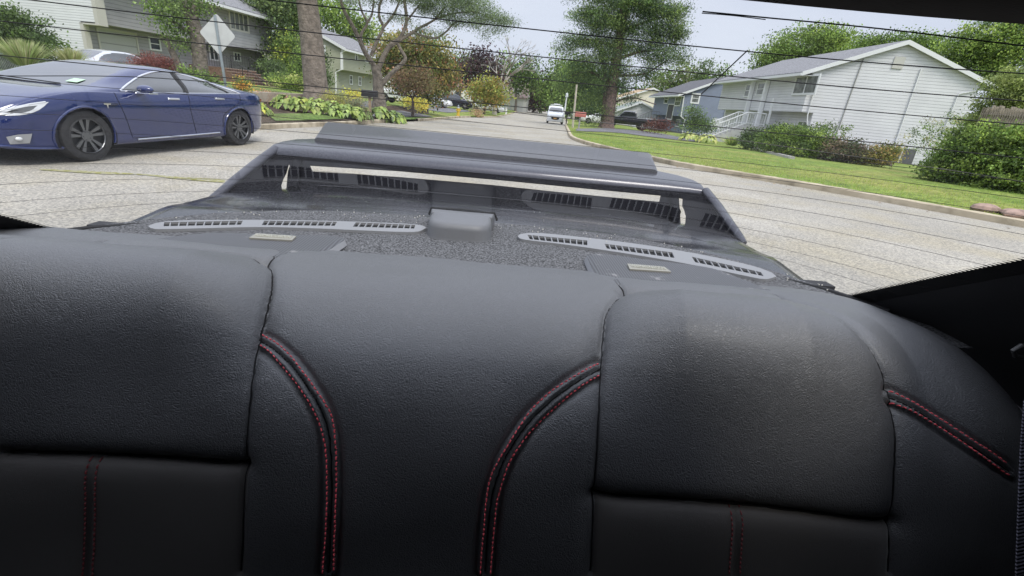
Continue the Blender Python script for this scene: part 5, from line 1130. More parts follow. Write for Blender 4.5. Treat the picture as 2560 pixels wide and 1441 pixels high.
def wheel(parent, x, yo, r, wdt, s, spokes=5, alloy=None, detail=True, rz=0):
    """wheel with its outer face at y=yo on side s"""
    b = B(); prof_ = [(r*.66,0),(r*.70,.012),(r*.86,.004),(r*.95,.015),(r,.045),(r,wdt-.05),(r*.94,wdt-.01),(r*.7,wdt)]; n = 40 if detail else 20; V=[]; Fc=[]
    for i in range(n):
        a = 2*math.pi*i/n
        for (q,d) in prof_: V.append((x+q*math.cos(a), yo-s*d, r+q*math.sin(a)))
    m=len(prof_)
    for i in range(n):
        for j in range(m-1): Fc.append((i*m+j,((i+1)%n)*m+j,((i+1)%n)*m+j+1,i*m+j+1))
    b.add(V,Fc); w_ = b.build('wheel', m_tyre, parent, smooth=True)
    b = B(); al = alloy or m_alloyS; rr = r*.68
    if detail:
        b.tube([(x+rr*.985*math.cos(2*math.pi*i/40), yo-s*.018, r+rr*.985*math.sin(2*math.pi*i/40)) for i in range(41)], .010, 6)
        for k in range(spokes):
            for off in (-.13,.13):
                a0 = 2*math.pi*k/spokes+.3; a1 = a0+off*1.7
                p0 = np.array([x+.06*math.cos(a0+off*2), yo-s*.035, r+.06*math.sin(a0+off*2)]); p1 = np.array([x+rr*math.cos(a1), yo-s*.022, r+rr*math.sin(a1)])
                t = np.array([-math.sin(a1),0,math.cos(a1)]); w0,w1 = .012,.026; d = np.array([0,-s*.02,0])
                b.hexa([p0-t*w0,p0+t*w0,p1+t*w1,p1-t*w1,p0-t*w0+d,p0+t*w0+d,p1+t*w1+d,p1-t*w1+d])
        b.disc((x,yo-s*.045,r),(0,s,0),.075,.02,20); 
        for k in range(5): a=2*math.pi*k/5; b.disc((x+.052*math.cos(a),yo-s*.03,r+.052*math.sin(a)),(0,s,0),.010,.012,6)
    else:
        for k in range(spokes):
            a=2*math.pi*k/spokes; p0=np.array([x,yo-s*.03,r]); p1=np.array([x+rr*math.cos(a),yo-s*.02,r+rr*math.sin(a)]); t=np.array([-math.sin(a),0,math.cos(a)])*.04; d=np.array([0,-s*.02,0]); b.hexa([p0-t,p0+t,p1+t,p1-t,p0-t+d,p0+t+d,p1+t+d,p1-t+d])
    b.build('rim', al, w_)
    b = B(); b.disc((x,yo-s*.075,r),(0,s,0),rr*.99,.004,28); b.build('brake_disc', m_plast, w_)
    return w_
def vehicle(name, label, cat, loc, rz, p, pm, res=.03, nv=5, detail=False, group=None):
    t = empty(name, loc, rz, label, cat, group); L=p['L']
    xs_ = np.linspace(0,L,int(L/res)+1)
    def I(k,sm=True):
        q = np.array(p[k],float)
        if len(q)>2: q = catmull(q,8); 
        return np.interp(xs_, q[:,0], q[:,1])
    top,belt,bot,hw,rw = [I(k) for k in ('top','belt','bot','hw','rw')]; belt = np.minimum(belt, top-.012); rw = np.minimum(rw,hw)
    bul = p.get('bulge',.5)
    V=[]; 
    secs=[]
    for i in range(len(xs_)):
        w_,tp,bl,bo,r_ = hw[i],top[i],belt[i],bot[i],rw[i]; cab = min(1,max(0,(tp-bl)/.25)); sh = w_*.965
        up = [(sh*.985,bl+.012),(sh*.975*(1-cab)+(r_+(sh-r_)*.80)*cab, bl+(tp-bl)*.25),(r_*1.0+(sh-r_)*.45 if cab>0 else sh*.9, bl+(tp-bl)*.55),(r_+(sh-r_)*.12, bl+(tp-bl)*.84),(r_*.90,bl+(tp-bl)*.945),(r_*.6,bl+(tp-bl)*.985),(0,tp)]
        if cab < 1:
            fl = [(sh*.985,bl+.006),(sh*.94,bl+(tp-bl)*.5),(sh*.85,bl+(tp-bl)*.75),(sh*.7,bl+(tp-bl)*.88),(sh*.5,bl+(tp-bl)*.95),(sh*.25,bl+(tp-bl)*.99),(0,tp)]
            up = [(a[0]*cab+b_[0]*(1-cab), a[1]*cab+b_[1]*(1-cab)) for a,b_ in zip(up,fl)]
        zm = bo+(bl-bo)*.45
        sec = [(0,bo),(w_*.6,bo),(w_*.90,bo+.01),(w_*.955,bo+(bl-bo)*.08),(w_*.965,bo+(bl-bo)*.2),(w_*.985,zm),(w_*.999,bo+(bl-bo)*.68),(w_*.992,bo+(bl-bo)*.86),(sh,bl)]+up
        s_ = catmull(sec,4); secs.append(s_)
    S_ = np.array(secs); n,m,_ = S_.shape
    Vr = np.stack([np.repeat(xs_,m).reshape(n,m), S_[...,0], S_[...,1]],-1)
    axles = p['axles']; ra = p['ra']; idx_ = np.arange(n*m).reshape(n,m)
    q = np.stack([idx_[:-1,:-1],idx_[1:,:-1],idx_[1:,1:],idx_[:-1,1:]],-1).reshape(-1,4); c = Vr.reshape(-1,3)[q].mean(1)
    cut = np.zeros(len(q),bool)
    for ax in axles: cut |= ((c[:,0]-ax)**2+(c[:,2]-p['rw_'])**2 < ra**2)&(c[:,1]>.55*hw.max())
    rowi = (q[:,0]%m); beltrow = 8*4
    glass = np.zeros(len(q),bool)
    for P in p['side']: glass |= inpoly(c[:,0],c[:,2],P)&(rowi>=beltrow)&(rowi<beltrow+17)
    top_ = rowi>=beltrow+18
    for (x0,x1) in p.get('tg',[]): glass |= top_&(c[:,0]>x0)&(c[:,0]<x1)
    for P in p.get('tp',[]): glass |= inpoly(c[:,0],c[:,1],P)&(rowi>=beltrow+3)
    Vall = np.concatenate([Vr.reshape(-1,3), Vr.reshape(-1,3)*[1,-1,1]]); k0=n*m
    def sub(mask, nm, m_, par):
        a = q[mask]; a2 = (q[mask]+k0)[:,::-1]; a = np.concatenate([a[:,::-1],a2]); u_,inv = np.unique(a,return_inverse=True)
        return mesh(nm, Vall[u_], inv.reshape(a.shape).astype(np.int32), m_, par, smooth=True)
    body = sub(~cut&~glass,'body',pm,t)
    ep = B()
    for e in (0,n-1): r_=[Vall[idx_[e,j]] for j in range(m)]+[Vall[idx_[e,j]+k0] for j in reversed(range(1,m-1))]; ep.add(r_,[tuple(range(len(r_)))])
    ep.build('bumper', pm, t)
    sub(glass,'glass',p.get('gm',m_cglass),t)
    li = B()
    for ax in axles:
        for s in (-1,1):
            A=[(ax+ra*1.01*math.cos(a),p['rw_']+ra*1.01*math.sin(a)) for a in np.linspace(-.35,math.pi+.35,20)]; Wd=hw.max()
            li.add([(x,s*Wd*.97,z) for x,z in A]+[(x,s*Wd*.5,z) for x,z in A],[(i,i+1,i+21,i+20) for i in range(19)]); li.add([(x,s*Wd*.5,z) for x,z in A],[tuple(range(20))])
    li.build('wheel_arch_liner', m_plast, t)
    for ax in axles:
        for s in (-1,1):
            w_ = float(np.interp(ax,xs_,hw)); wheel(t, ax, s*(w_-.02), p['rw_'], .22, s, p.get('spokes',5), p.get('alloy'), detail)
            if detail:
                b=B(); A=[(ax+ra*math.cos(a),p['rw_']+ra*math.sin(a)) for a in np.linspace(-.3,math.pi+.3,40)]
                pts=[]
                for x,z in A:
                    i=int(np.clip(x/L*(n-1),0,n-1)); zz=S_[i][:,1]; yy=S_[i][:,0]; kk=np.argmin(np.abs(zz[:36]-z)+(yy[:36]<.5)*5); pts.append((x,s*(yy[kk]+.001),z))
                b.tube(pts,.016,8); b.build('arch_lip', pm, t, smooth=True)
    t['_']=0; del t['_']
    def side_y(x,z):
        i=int(np.clip(x/L*(n-1),0,n-1)); return float(np.interp(z, S_[i][4:,1], S_[i][4:,0]))
    def top_z(x,y):
        i=int(np.clip(x/L*(n-1),0,n-1)); return float(np.interp(-y, -S_[i][32:,0], S_[i][32:,1]))
    return t, side_y, top_z
# ---- blue car
tp = dict(L=4.97, axles=(1.06,4.02), ra=.395, rw_=.352,
 top=[(0,.80),(.05,.98),(.20,1.06),(.6,1.115),(1.0,1.20),(1.5,1.33),(2.0,1.42),(2.4,1.44),(2.75,1.41),(3.15,1.28),(3.55,1.11),(3.85,1.01),(4.3,.945),(4.65,.84),(4.85,.74),(4.97,.60)],
 belt=[(0,.78),(.1,.93),(.6,.985),(1.2,.985),(2,.955),(3.1,.93),(3.9,.935),(4.3,.88),(4.65,.76),(4.97,.54)],
 bot=[(0,.50),(.12,.36),(.35,.25),(1,.19),(4,.18),(4.6,.19),(4.85,.22),(4.97,.30)],
 hw=[(0,.66),(.12,.80),(.4,.91),(1.0,.982),(1.5,.965),(2.4,.945),(3.4,.955),(4.05,.975),(4.4,.935),(4.7,.85),(4.87,.72),(4.97,.50)],
 rw=[(0,.6),(.8,.56),(1.6,.57),(2.4,.59),(3.1,.66),(3.6,.74),(4,.8),(4.97,.5)],
 side=[catmull([(.98,1.015),(1.12,1.07),(1.40,1.19),(1.8,1.30),(2.2,1.345),(2.5,1.32),(2.8,1.235),(3.10,1.10),(3.36,.975)],6).tolist()+[(3.36,.965),(2.4,.975),(1.4,1.0),(1.0,1.005)]],
 tp=[[(1.9,0),(1.9,.42),(2.75,.48),(2.78,0)],[(2.80,0),(2.78,.52),(3.05,.60),(3.72,.74),(3.86,.45),(3.90,0)],[(.3,0),(.3,.45),(1.5,.48),(1.5,0)]], spokes=5, alloy=m_alloy)
tp['top'] = [(a,b if b<.95 else .95+(b-.95)*.84) for a,b in tp['top']]; tp['side'] = [[(a,b if b<.98 else .98+(b-.98)*.84) for a,b in tp['side'][0]]]
m_bluep = mat('deep_blue_paint', (.002,.013,.095), .15, metal=.05, coat=1, spec=.4)
m_bluep.node_tree.nodes['Principled BSDF'].inputs['Coat IOR'].default_value = 1.6
rwp = np.array([-4.80,9.43]); fwp = np.array([-5.22,6.50]); hd = (fwp-rwp)/np.linalg.norm(fwp-rwp); lf = np.array([-hd[1],hd[0]]); 
org = rwp-hd*1.06-lf*.82; rz = math.atan2(hd[1],hd[0])
bc, sy, tz = vehicle('parked_car','deep blue sedan with grey alloy wheels and chrome window trim parked facing the camera side','car',(org[0],org[1],base(org[0],org[1])+.0),rz,tp,m_bluep,res=.02,detail=True)
def surf(P, name, m, r, n=6, off=.002, parent=None):
    b=B(); b.tube([(x,sy(x,z)+off,z) for x,z in catmull(P,6)], r, n); return b.build(name, m, parent or bc, smooth=True)
wl = catmull([(a,b if b<.98 else .98+(b-.98)*.84) for a,b in [(.95,1.010),(1.10,1.078),(1.39,1.200),(1.8,1.307),(2.2,1.352),(2.51,1.327),(2.82,1.24),(3.12,1.103),(3.40,.970)]],8); b=B(); b.tube([(x,sy(x,z)+.004,z) for x,z in wl],.014,8); b.build('chrome_trim',m_chrome,bc,smooth=True)
surf([(3.40,.968),(3.0,.962),(2.4,.966),(1.4,.992),(1.05,1.0),(.95,1.010)],'chrome_trim',m_chrome,.012)
surf([(2.12,1.28),(2.16,1.1),(2.20,.975)],'pillar',m_plast,.035); surf([(1.42,1.15),(1.30,1.06),(1.24,1.0)],'pillar',m_plast,.015)
surf([(3.35,.30),(3.42,.55),(3.50,.80),(3.52,.94)],'door_gap',m_gap,.005,off=0); surf([(2.20,.96),(2.22,.7),(2.16,.45),(2.12,.30)],'door_gap',m_gap,.005,off=0); surf([(.98,1.0),(1.05,.85),(1.45,.62),(1.50,.38)],'door_gap',m_gap,.005,off=0); surf([(3.35,.285),(2.3,.28),(1.55,.30)],'door_gap',m_gap,.004,off=0)
b=B(); b.tube([(x,sy(x,z)+.008,z) for x,z in ((3.28,.262),(2.4,.268),(1.60,.285))],.015,6); b.build('sill_strip',m_chrome,bc)
for x in (2.52,1.52):
    z=.875 if x>2 else .90; y=sy(x,z); b=B(); b.hexa([(x-.115,y-.01,z-.018),(x+.115,y-.01,z-.018),(x+.115,y-.01,z+.018),(x-.115,y-.01,z+.018),(x-.105,y+.016,z-.013),(x+.105,y+.016,z-.013),(x+.105,y+.014,z+.015),(x-.105,y+.014,z+.015)]); b.build('door_handle',m_chrome,bc,bevel=.006)
# mirror
y=sy(3.12,.97); b=B(); b.ball((3.13,y+.14,1.01),.09,14,10,(.75,1.35,.72)); mi=b.build('wing_mirror',m_bluep,bc,smooth=True); b=B(); b.hexa([(3.02,y-.02,.935),(3.18,y-.02,.935),(3.20,y+.25,.95),(3.04,y+.25,.95),(3.02,y-.02,.948),(3.18,y-.02,.948),(3.20,y+.25,.965),(3.04,y+.25,.965)]); b.build('mirror_base',m_chrome,mi,bevel=.004)
for s in (-1,1):
    # head lamp: swept wedge, clear cover with dark inside
    def hp(x,z): return (x, s*(sy(x,z)+.004), z)
    o_ = [(4.40,.80),(4.55,.775),(4.70,.73),(4.82,.675),(4.86,.635),(4.76,.625),(4.64,.645),(4.52,.70)]
    P=catmull(o_+[o_[0]],4)[:-1]; cc=P.mean(0); V=[hp(*q) for q in P]+[hp(*(cc+(q-cc)*.55)) for q in P]+[hp(*cc)]; m=len(P)
    b=B(); b.add(V,[(i,(i+1)%m,(i+1)%m+m,i+m) for i in range(m)]); hl_=b.build('headlight',m_lamp,bc,smooth=True)
    b=B(); b.add(V,[(i+m,(i+1)%m+m,2*m) for i in range(m)]); b.build('lamp_unit',mat('lamp_inside',(.09,.095,.10),.15,coat=1),hl_,smooth=True)
    b=B(); b.tube([hp(4.43,.80),hp(4.57,.768),hp(4.71,.718),hp(4.82,.665)],.010,6); b.build('light_bar',m_lamp,hl_,smooth=True)
    # fog lamp recess
    b=B(); V=[hp(4.62,.41),hp(4.74,.40),hp(4.82,.37),hp(4.80,.28),hp(4.65,.29)]; b.add([(v[0]+.004,v[1]+s*.004,v[2]) for v in V],[(0,1,2,3,4)]); fg=b.build('fog_lamp',m_rim,bc); b=B(); p=hp(4.73,.345); b.ball((p[0],p[1],p[2]),.04,10,8,(1,.6,.7)); b.build('lens',m_lamp,fg,smooth=True)
    b=B(); V=[(.03,s*.62,.92),(.10,s*.80,.90),(.28,s*(sy(.28,.86)+.006),.88),(.26,s*(sy(.26,.80)+.006),.80),(.09,s*.80,.78),(.02,s*.62,.80)]; b.add(V,[(0,1,2,3,4,5)]); b.build('tail_light',m_redl,bc)
b=B(); b.hexa([(4.93,-.50,.29),(4.93,.50,.29),(4.982,.42,.29),(4.982,-.42,.29),(4.93,-.50,.42),(4.93,.50,.42),(4.976,.42,.42),(4.976,-.42,.42)]); gr_=b.build('lower_grille',m_plast,bc); b=B()
for z in (.325,.365): b.tube([(4.94,-.5,z),(4.99,-.38,z),(4.99,.38,z),(4.94,.5,z)],.006,6)
b.build('grille_bar',m_chrome,gr_)
surf([(4.30,.215),(4.6,.225),(4.80,.25),(4.93,.27)],'front_splitter',m_bluep,.022)
bc.scale = (1,1,.885)
# T shaped fender emblem
x,z=3.70,.765; y=sy(x,z)+.006; b=B(); b.prism([(x-.055,y,z+.03),(x+.055,y,z+.03),(x+.045,y,z+.012),(x+.012,y,z+.012),(x,y,z-.045),(x-.012,y,z+.012),(x-.045,y,z+.012)],(0,.006,0)); b.build('fender_emblem',m_chrome,bc)
b=B(); b.tube([(x-.04,y,z+.006),(x-.16,y-.004,z+.012)],.007,6); b.build('side_marker',m_plast,bc)
# paper on the dashboard, wiper
b=B(); zz=tz(3.60,.55)+.004; b.hexa([(3.55,.42,tz(3.55,.42)+.006),(3.70,.44,tz(3.70,.44)+.006),(3.70,.60,tz(3.70,.6)+.006),(3.55,.58,tz(3.55,.58)+.006),(3.55,.42,tz(3.55,.42)+.008),(3.70,.44,tz(3.70,.44)+.008),(3.70,.60,tz(3.70,.6)+.008),(3.55,.58,tz(3.55,.58)+.008)]); b.build('windscreen_permit',mat('pale_green_paper',(.45,.62,.45),.8),bc)
b=B(); b.tube([(3.83,.50,tz(3.83,.5)+.012),(3.80,0,tz(3.80,0)+.012),(3.76,-.45,tz(3.76,.45)+.012)],.008,6); b.build('wiper',m_plast,bc)
# ---- generic profiles
def P_sedan(L=4.7,W=.9,Hh=1.46,alloy=None): 
    return dict(L=L,axles=(L*.205,L*.79),ra=.37,rw_=.325,top=[(0,.75),(.05,.98),(.3,1.05),(L*.15,1.08),(L*.22,1.22),(L*.32,Hh-.05),(L*.45,Hh),(L*.58,Hh-.05),(L*.70,1.12),(L*.76,.99),(L*.9,.90),(L*.97,.78),(L,.55)],
      belt=[(0,.8),(L*.1,.96),(L*.5,.93),(L*.75,.90),(L*.93,.74),(L,.5)],bot=[(0,.45),(.2,.28),(1,.2),(L*.9,.2),(L,.32)],hw=[(0,.6),(.2,.78),(.8,W),(L*.5,W),(L*.85,W-.02),(L*.95,.7),(L,.5)],rw=[(0,.55),(L*.3,.58),(L*.6,.62),(L*.75,.75),(L,.5)],
      side=[[(L*.17,.985),(L*.27,1.24),(L*.36,Hh-.10),(L*.48,Hh-.07),(L*.57,Hh-.12),(L*.71,.97)]],tp=[[(L*.155,0),(L*.155,.6),(L*.30,.5),(L*.30,0)],[(L*.60,0),(L*.60,.52),(L*.75,.72),(L*.76,0)]],alloy=alloy)
def P_suv(L=4.6,W=.92,Hh=1.68):
    return dict(L=L,axles=(L*.19,L*.80),ra=.42,rw_=.37,top=[(0,1.0),(.03,1.3),(.15,1.55),(.5,Hh-.03),(L*.3,Hh),(L*.5,Hh-.02),(L*.6,Hh-.1),(L*.72,1.22),(L*.77,1.10),(L*.92,1.02),(L*.98,.85),(L,.6)],
      belt=[(0,.95),(.2,1.05),(L*.7,1.0),(L*.93,.85),(L,.55)],bot=[(0,.45),(.3,.3),(L*.9,.28),(L,.4)],hw=[(0,.75),(.2,.85),(.8,W),(L*.85,W-.02),(L*.95,.78),(L,.6)],rw=[(0,.62),(L*.5,.66),(L*.75,.78),(L,.6)],
      side=[[(.28,1.08),(.36,1.45),(.6,Hh-.13),(L*.3,Hh-.10),(L*.5,Hh-.12),(L*.58,Hh-.20),(L*.71,1.06)]],tp=[[(.02,0),(.02,.6),(.2,.58),(.2,0)],[(L*.59,0),(L*.59,.6),(L*.73,.74),(L*.75,0)]])
def P_pick(L=5.6,W=.97,Hh=1.85):
    return dict(L=L,axles=(L*.2,L*.81),ra=.46,rw_=.41,top=[(0,1.0),(.04,1.20),(L*.30,1.21),(L*.33,1.25),(L*.35,Hh-.08),(L*.42,Hh),(L*.56,Hh-.02),(L*.60,Hh-.1),(L*.69,1.28),(L*.73,1.2),(L*.95,1.14),(L*.99,1.0),(L,.7)],
      belt=[(0,1.0),(.1,1.15),(L*.7,1.13),(L*.97,1.05),(L,.7)],bot=[(0,.6),(.3,.5),(L*.9,.45),(L,.5)],hw=[(0,.9),(.3,W),(L*.9,W),(L,.8)],rw=[(0,.8),(L*.5,.72),(L*.75,.85),(L,.8)],side=[[(L*.355,1.2),(L*.37,Hh-.15),(L*.55,Hh-.13),(L*.59,Hh-.22),(L*.67,1.2)]],tp=[[(L*.605,0),(L*.605,.66),(L*.68,.76),(L*.69,0)],[(L*.335,0),(L*.335,.66),(L*.352,.66),(L*.352,0)]])
def P_van(L=4.8,W=.93,Hh=1.86):
    return dict(L=L,axles=(L*.17,L*.80),ra=.38,rw_=.34,top=[(0,1.4),(.03,1.7),(.2,Hh),(L*.4,Hh+.01),(L*.62,Hh-.03),(L*.70,Hh-.22),(L*.82,1.30),(L*.86,1.18),(L*.95,1.03),(L*.99,.85),(L,.6)],
      belt=[(0,1.05),(.2,1.08),(L*.8,1.03),(L*.95,.9),(L,.6)],bot=[(0,.35),(.3,.25),(L*.9,.22),(L,.3)],hw=[(0,.85),(.2,W),(L*.85,W-.01),(L*.95,.86),(L,.72)],rw=[(0,.8),(L*.5,.80),(L*.7,.78),(L*.85,.82),(L,.72)],side=[[(L*.46,1.15),(L*.47,Hh-.22),(L*.62,Hh-.24),(L*.78,1.15)]],tp=[[(L*.69,0),(L*.69,.66),(L*.84,.76),(L*.85,0)]])
def park(name,label,cat,px,py,D,azdeg,p,m,lights=True,group=None,res=.05,centre=True,z=None):
    q = PD(px,py,D); a = R(azdeg); L=p['L']; hx=np.array([math.cos(a),math.sin(a)]); o = q[:2]-hx*L/2 if centre else q[:2]
    zz = T(q[0],q[1])+.03 if z is None else z
    t,sy_,tz_ = vehicle(name,label,cat,(o[0],o[1],zz),a,p,m,res=res,group=group)
    if lights:
        for s in (-1,1):
            W=p['hw'][-2][1]; zf = float(np.interp(L*.95,[c[0] for c in p['belt']],[c[1] for c in p['belt']]))-.06
            b=B(); b.ball((L*.955,s*W*.83,zf),.12,10,7,(1.1,.9,.55)); b.build('headlight',m_lamp,t,smooth=True)
            b=B(); zt_=p['belt'][1][1]-.10; b.ball((.10,s*p['hw'][1][1]*.86,zt_),.13,10,7,(.7,.8,.6)); b.build('tail_light',m_redl,t,smooth=True)
            b=B(); zb=p['belt'][-3][1]+.06 if False else float(np.interp(L*.66,[c[0] for c in p['belt']],[c[1] for c in p['belt']]))+.05; b.ball((L*.665,s*(sy_(L*.66,zb)+.10),zb+.03),.10,8,6,(.6,1,.7)); b.build('wing_mirror',m,t,smooth=True)
        for x in (.42,.56):
            for s in (-1,1):
                zz2=float(np.interp(L*x,[c[0] for c in p['belt']],[c[1] for c in p['belt']]))-.09; y=sy_(L*x,zz2); b=B(); b.box((L*x-.2,s*y-.01,zz2-.02),(L*x-.05,s*y+.012*s,zz2+.02)); b.build('door_handle',m_plast if m is not MC.get('black_truck') else m_chrome,t)
    return t,sy_,tz_
m_silv = cpaint('silver_paint',(.55,.56,.58),.25,.5); m_whp = cpaint('white_paint',(.78,.79,.80),.25,0); m_blkp = cpaint('black_truck',(.012,.013,.016),.15,.2); m_navy = cpaint('dark_slate_paint',(.02,.025,.04),.15,.3)
sc = park('parked_car','silver white sedan parked on the driveway before the grey garage','car',292,168,27.5,78,P_sedan(4.6,.9,1.45),m_silv,res=.04,z=H-1.0)
# white van with plate, oval grille and roof rack
vn,sv,tv = park('white_van','white compact van with roof rack and oval grille parked at the right kerb','van',1386,309,58,-96,P_van(),m_whp,res=.04)
Lv=4.8
b=B(); P=[(.36*math.cos(a)*1.25,.17*math.sin(a)) for a in np.linspace(0,2*math.pi,24,endpoint=False)]; b.prism([(Lv-.02,y,.60+z) for y,z in P],(.035,0,0)); g=b.build('grille',m_plast,vn); b=B(); b.box((Lv+.016,-.16,.50),(Lv+.03,.16,.64)); b.build('number_plate',mat('orange_plate',(.60,.33,.10),.6),vn)
for s in (-1,1): b=B(); b.tube([(.4,s*.62,1.93),(3.0,s*.62,1.93)],.03,6); b.build('roof_rail',m_whp,vn)
b=B(); [b.box((x,-.66,1.94),(x+.1,.66,1.99)) for x in (.6,1.6,2.6)]; b.box((.9,-.3,1.98),(2.3,.4,2.08)); b.build('roof_rack',m_whp,vn)
park('black_pickup','black pickup truck parked behind the pine trunk on the right driveway','truck',1566,310,57,172,P_pick(5.4),m_blkp,res=.05)
park('white_coupe','low white car parked left of the pine behind the red mailbox','car',1495,303,66,176,P_sedan(4.5,.88,1.36),m_whp)
park('white_suv','white sport utility car far back under the street trees','car',1463,287,88,178,P_suv(4.5),m_whp)
park('white_hatchback','small far white car seen between the two poles','car',1428,287,96,178,P_sedan(4.2,.86,1.45),m_whp,lights=False)
park('dark_suv','dark slate sport utility car parked on the far left driveway','car',1138,256,66,-8,P_suv(4.7),m_navy)
park('white_sedan','white sedan parked behind the small round orange green tree','car',1218,272,70,-10,P_sedan(4.8,.9,1.45),m_whp)
# white pickup with ladder rack and boat-like trailer by the locust
park('white_pickup','white and black work pickup parked behind the forked locust trunk','truck',1012,240,50,-12,P_pick(5.6),m_whp,res=.05)
park('white_car','white car partly hidden behind the small tan maple','car',1078,250,58,-10,P_sedan(4.6),m_whp,lights=False)
q=PD(1100,243,60); b=B(); z0=T(q[0],q[1]); b.box((q[0]-.4,q[1]-.3,z0),(q[0]+.4,q[1]+.3,z0+.9)); b.box((q[0]-.45,q[1]-.35,z0+.9),(q[0]+.45,q[1]+.35,z0+.98)); tag(b.build('orange_bin',mat('orange_plastic',(.55,.20,.05),.6),bevel=.05),'orange lidded bin standing between the parked cars under the maple','bin')
# ================================================================= STREET FURNITURE
m_galv = mat('galvanised_steel',(.36,.40,.43),.45,metal=.6,var=.1,vs=6); m_signb = mat('sign_back',(.55,.56,.55),.5,metal=.3,var=.06,vs=4)
D_=18.5; pt=PD(563,212,D_); top=PD(536,38,D_); t=wthing('road_sign',(pt[0],pt[1],T(pt[0],pt[1])),'back of a blank grey white diamond road sign on a leaning steel post','sign')
b=B(); bt=np.array([pt[0]+.03,pt[1],T(pt[0],pt[1])-.2]); up_=top-bt; b.hexa([bt+[-.035,0,0],bt+[.035,0,0],bt+[.035,.03,0],bt+[-.035,.03,0],top+[-.035,0,0],top+[.035,0,0],top+[.035,.03,0],top+[-.035,.03,0]]); po=b.build('post',m_galv,t)
cx_=PD(542,86,D_); u1=PD(588,92,D_)-PD(497,80,D_); u1=u1/2; u1[1]*=1; v1=(PD(537,33,D_)-PD(545,138,D_))/2
def rd(P,r=.14):
    o=[]; k=len(P)
    for i in range(k):
        p0,p1,p2=P[i-1],P[i],P[(i+1)%k]
        for s_ in np.linspace(0,1,5): a_=p1+(p0-p1)*r; c_=p1+(p2-p1)*r; o.append((1-s_)**2*a_+2*s_*(1-s_)*p1+s_**2*c_)
    return o
b=B(); b.prism([tuple(p+np.array([0,.05,0])) for p in rd([cx_+u1,cx_+v1,cx_-u1,cx_-v1],.09)],(0,.012,0)); b.build('diamond_panel',m_signb,t)
# lamp post of the grey house
q=PD(520,190,24); z0=T(q[0],q[1]); t=wthing('garden_lamp',(q[0],q[1],z0),'thin black lamp post between leaning trunk and diamond sign','lamp post'); b=B(); b.tube([(q[0],q[1],z0),(q[0],q[1],H+.75)],.045,8); b.build('post',m_iron,t); b=B(); b.tube([(q[0],q[1],H+.75),(q[0],q[1],H+.82),(q[0],q[1],H+1.02),(q[0],q[1],H+1.08)],[.05,.13,.15,.02],8); b.build('lantern',m_iron,t)
def mailbox(px,py,D,hpost,label,mb,mp_,wd=.22,ln=.5,ang=0):
    q=G(px,py) if D is None else PD(px,py,D); z0=T(q[0],q[1]); t=wthing('mailbox',(q[0],q[1],z0),label,'mailbox'); b=B(); b.box((q[0]-.05,q[1]-.05,z0-.1),(q[0]+.05,q[1]+.05,z0+hpost)); b.build('post',mp_,t)
    b=B(); V=[]; 
    for yy in (-ln/2,ln/2):
        for a in [(-wd/2,0)]+[(wd/2*math.cos(w_),wd*.45+wd/2*math.sin(w_)) for w_ in np.linspace(math.pi,0,9)]+[(wd/2,0)]: V.append((q[0]+yy,q[1]+a[0],z0+hpost+a[1]))
    n=11; b.add(V,[(i,i+1,i+1+n,i+n) for i in range(n-1)]+[(n-1,0,n,2*n-1),tuple(range(n)),tuple(range(2*n-1,n-1,-1))]); bx_=b.build('box',mb,t); b=B(); b.box((q[0]+.05,q[1]+wd/2+.005,z0+hpost+.05),(q[0]+.15,q[1]+wd/2+.02,z0+hpost+.2)); b.build('flag',mat('red_flag',(.4,.03,.02),.5),bx_)
m_wood = mat('wood_post',(.32,.24,.16),.85,var=.2,vs=6)
mailbox(925,296,21.8,.82,'black mailbox on a wooden post at the driveway mouth',m_plast,m_wood,.26,.62)
mailbox(1446,326,36,.86,'faded red mailbox on a post near the right kerb',mat('faded_red',(.40,.13,.10),.6),mat('grey_post',(.3,.29,.28),.7),.34,.75)
mailbox(1415,312,56,1.0,'dark mailbox on a black post beside the white van',m_plast,m_iron,.28,.6)
# hydrant
q=PD(1145,291,42); z0=T(q[0],q[1]); t=wthing('fire_hydrant',(q[0],q[1],z0),'yellow fire hydrant with silver grey bonnet on the left verge','hydrant'); m_yel=mat('yellow_hydrant_paint',(.62,.42,.05),.5); b=B(); X_,Y_=q[0],q[1]
b.tube([(X_,Y_,z0),(X_,Y_,z0+.06),(X_,Y_,z0+.061),(X_,Y_,z0+.55),(X_,Y_,z0+.56),(X_,Y_,z0+.60)],[.17,.17,.12,.12,.15,.15],14); b.build('barrel',m_yel,t,smooth=True)
b=B(); b.tube([(X_,Y_,z0+.60),(X_,Y_,z0+.70),(X_,Y_,z0+.78),(X_,Y_,z0+.80),(X_,Y_,z0+.86)],[.14,.12,.06,.035,.03],12); b.build('bonnet',m_galv,t,smooth=True)
for d in ((-1,0),(1,0),(0,-1)): b=B(); b.disc((X_+d[0]*.1,Y_+d[1]*.1,z0+.45),(*d,0),.065,.09,10); b.build('outlet',m_yel,t)
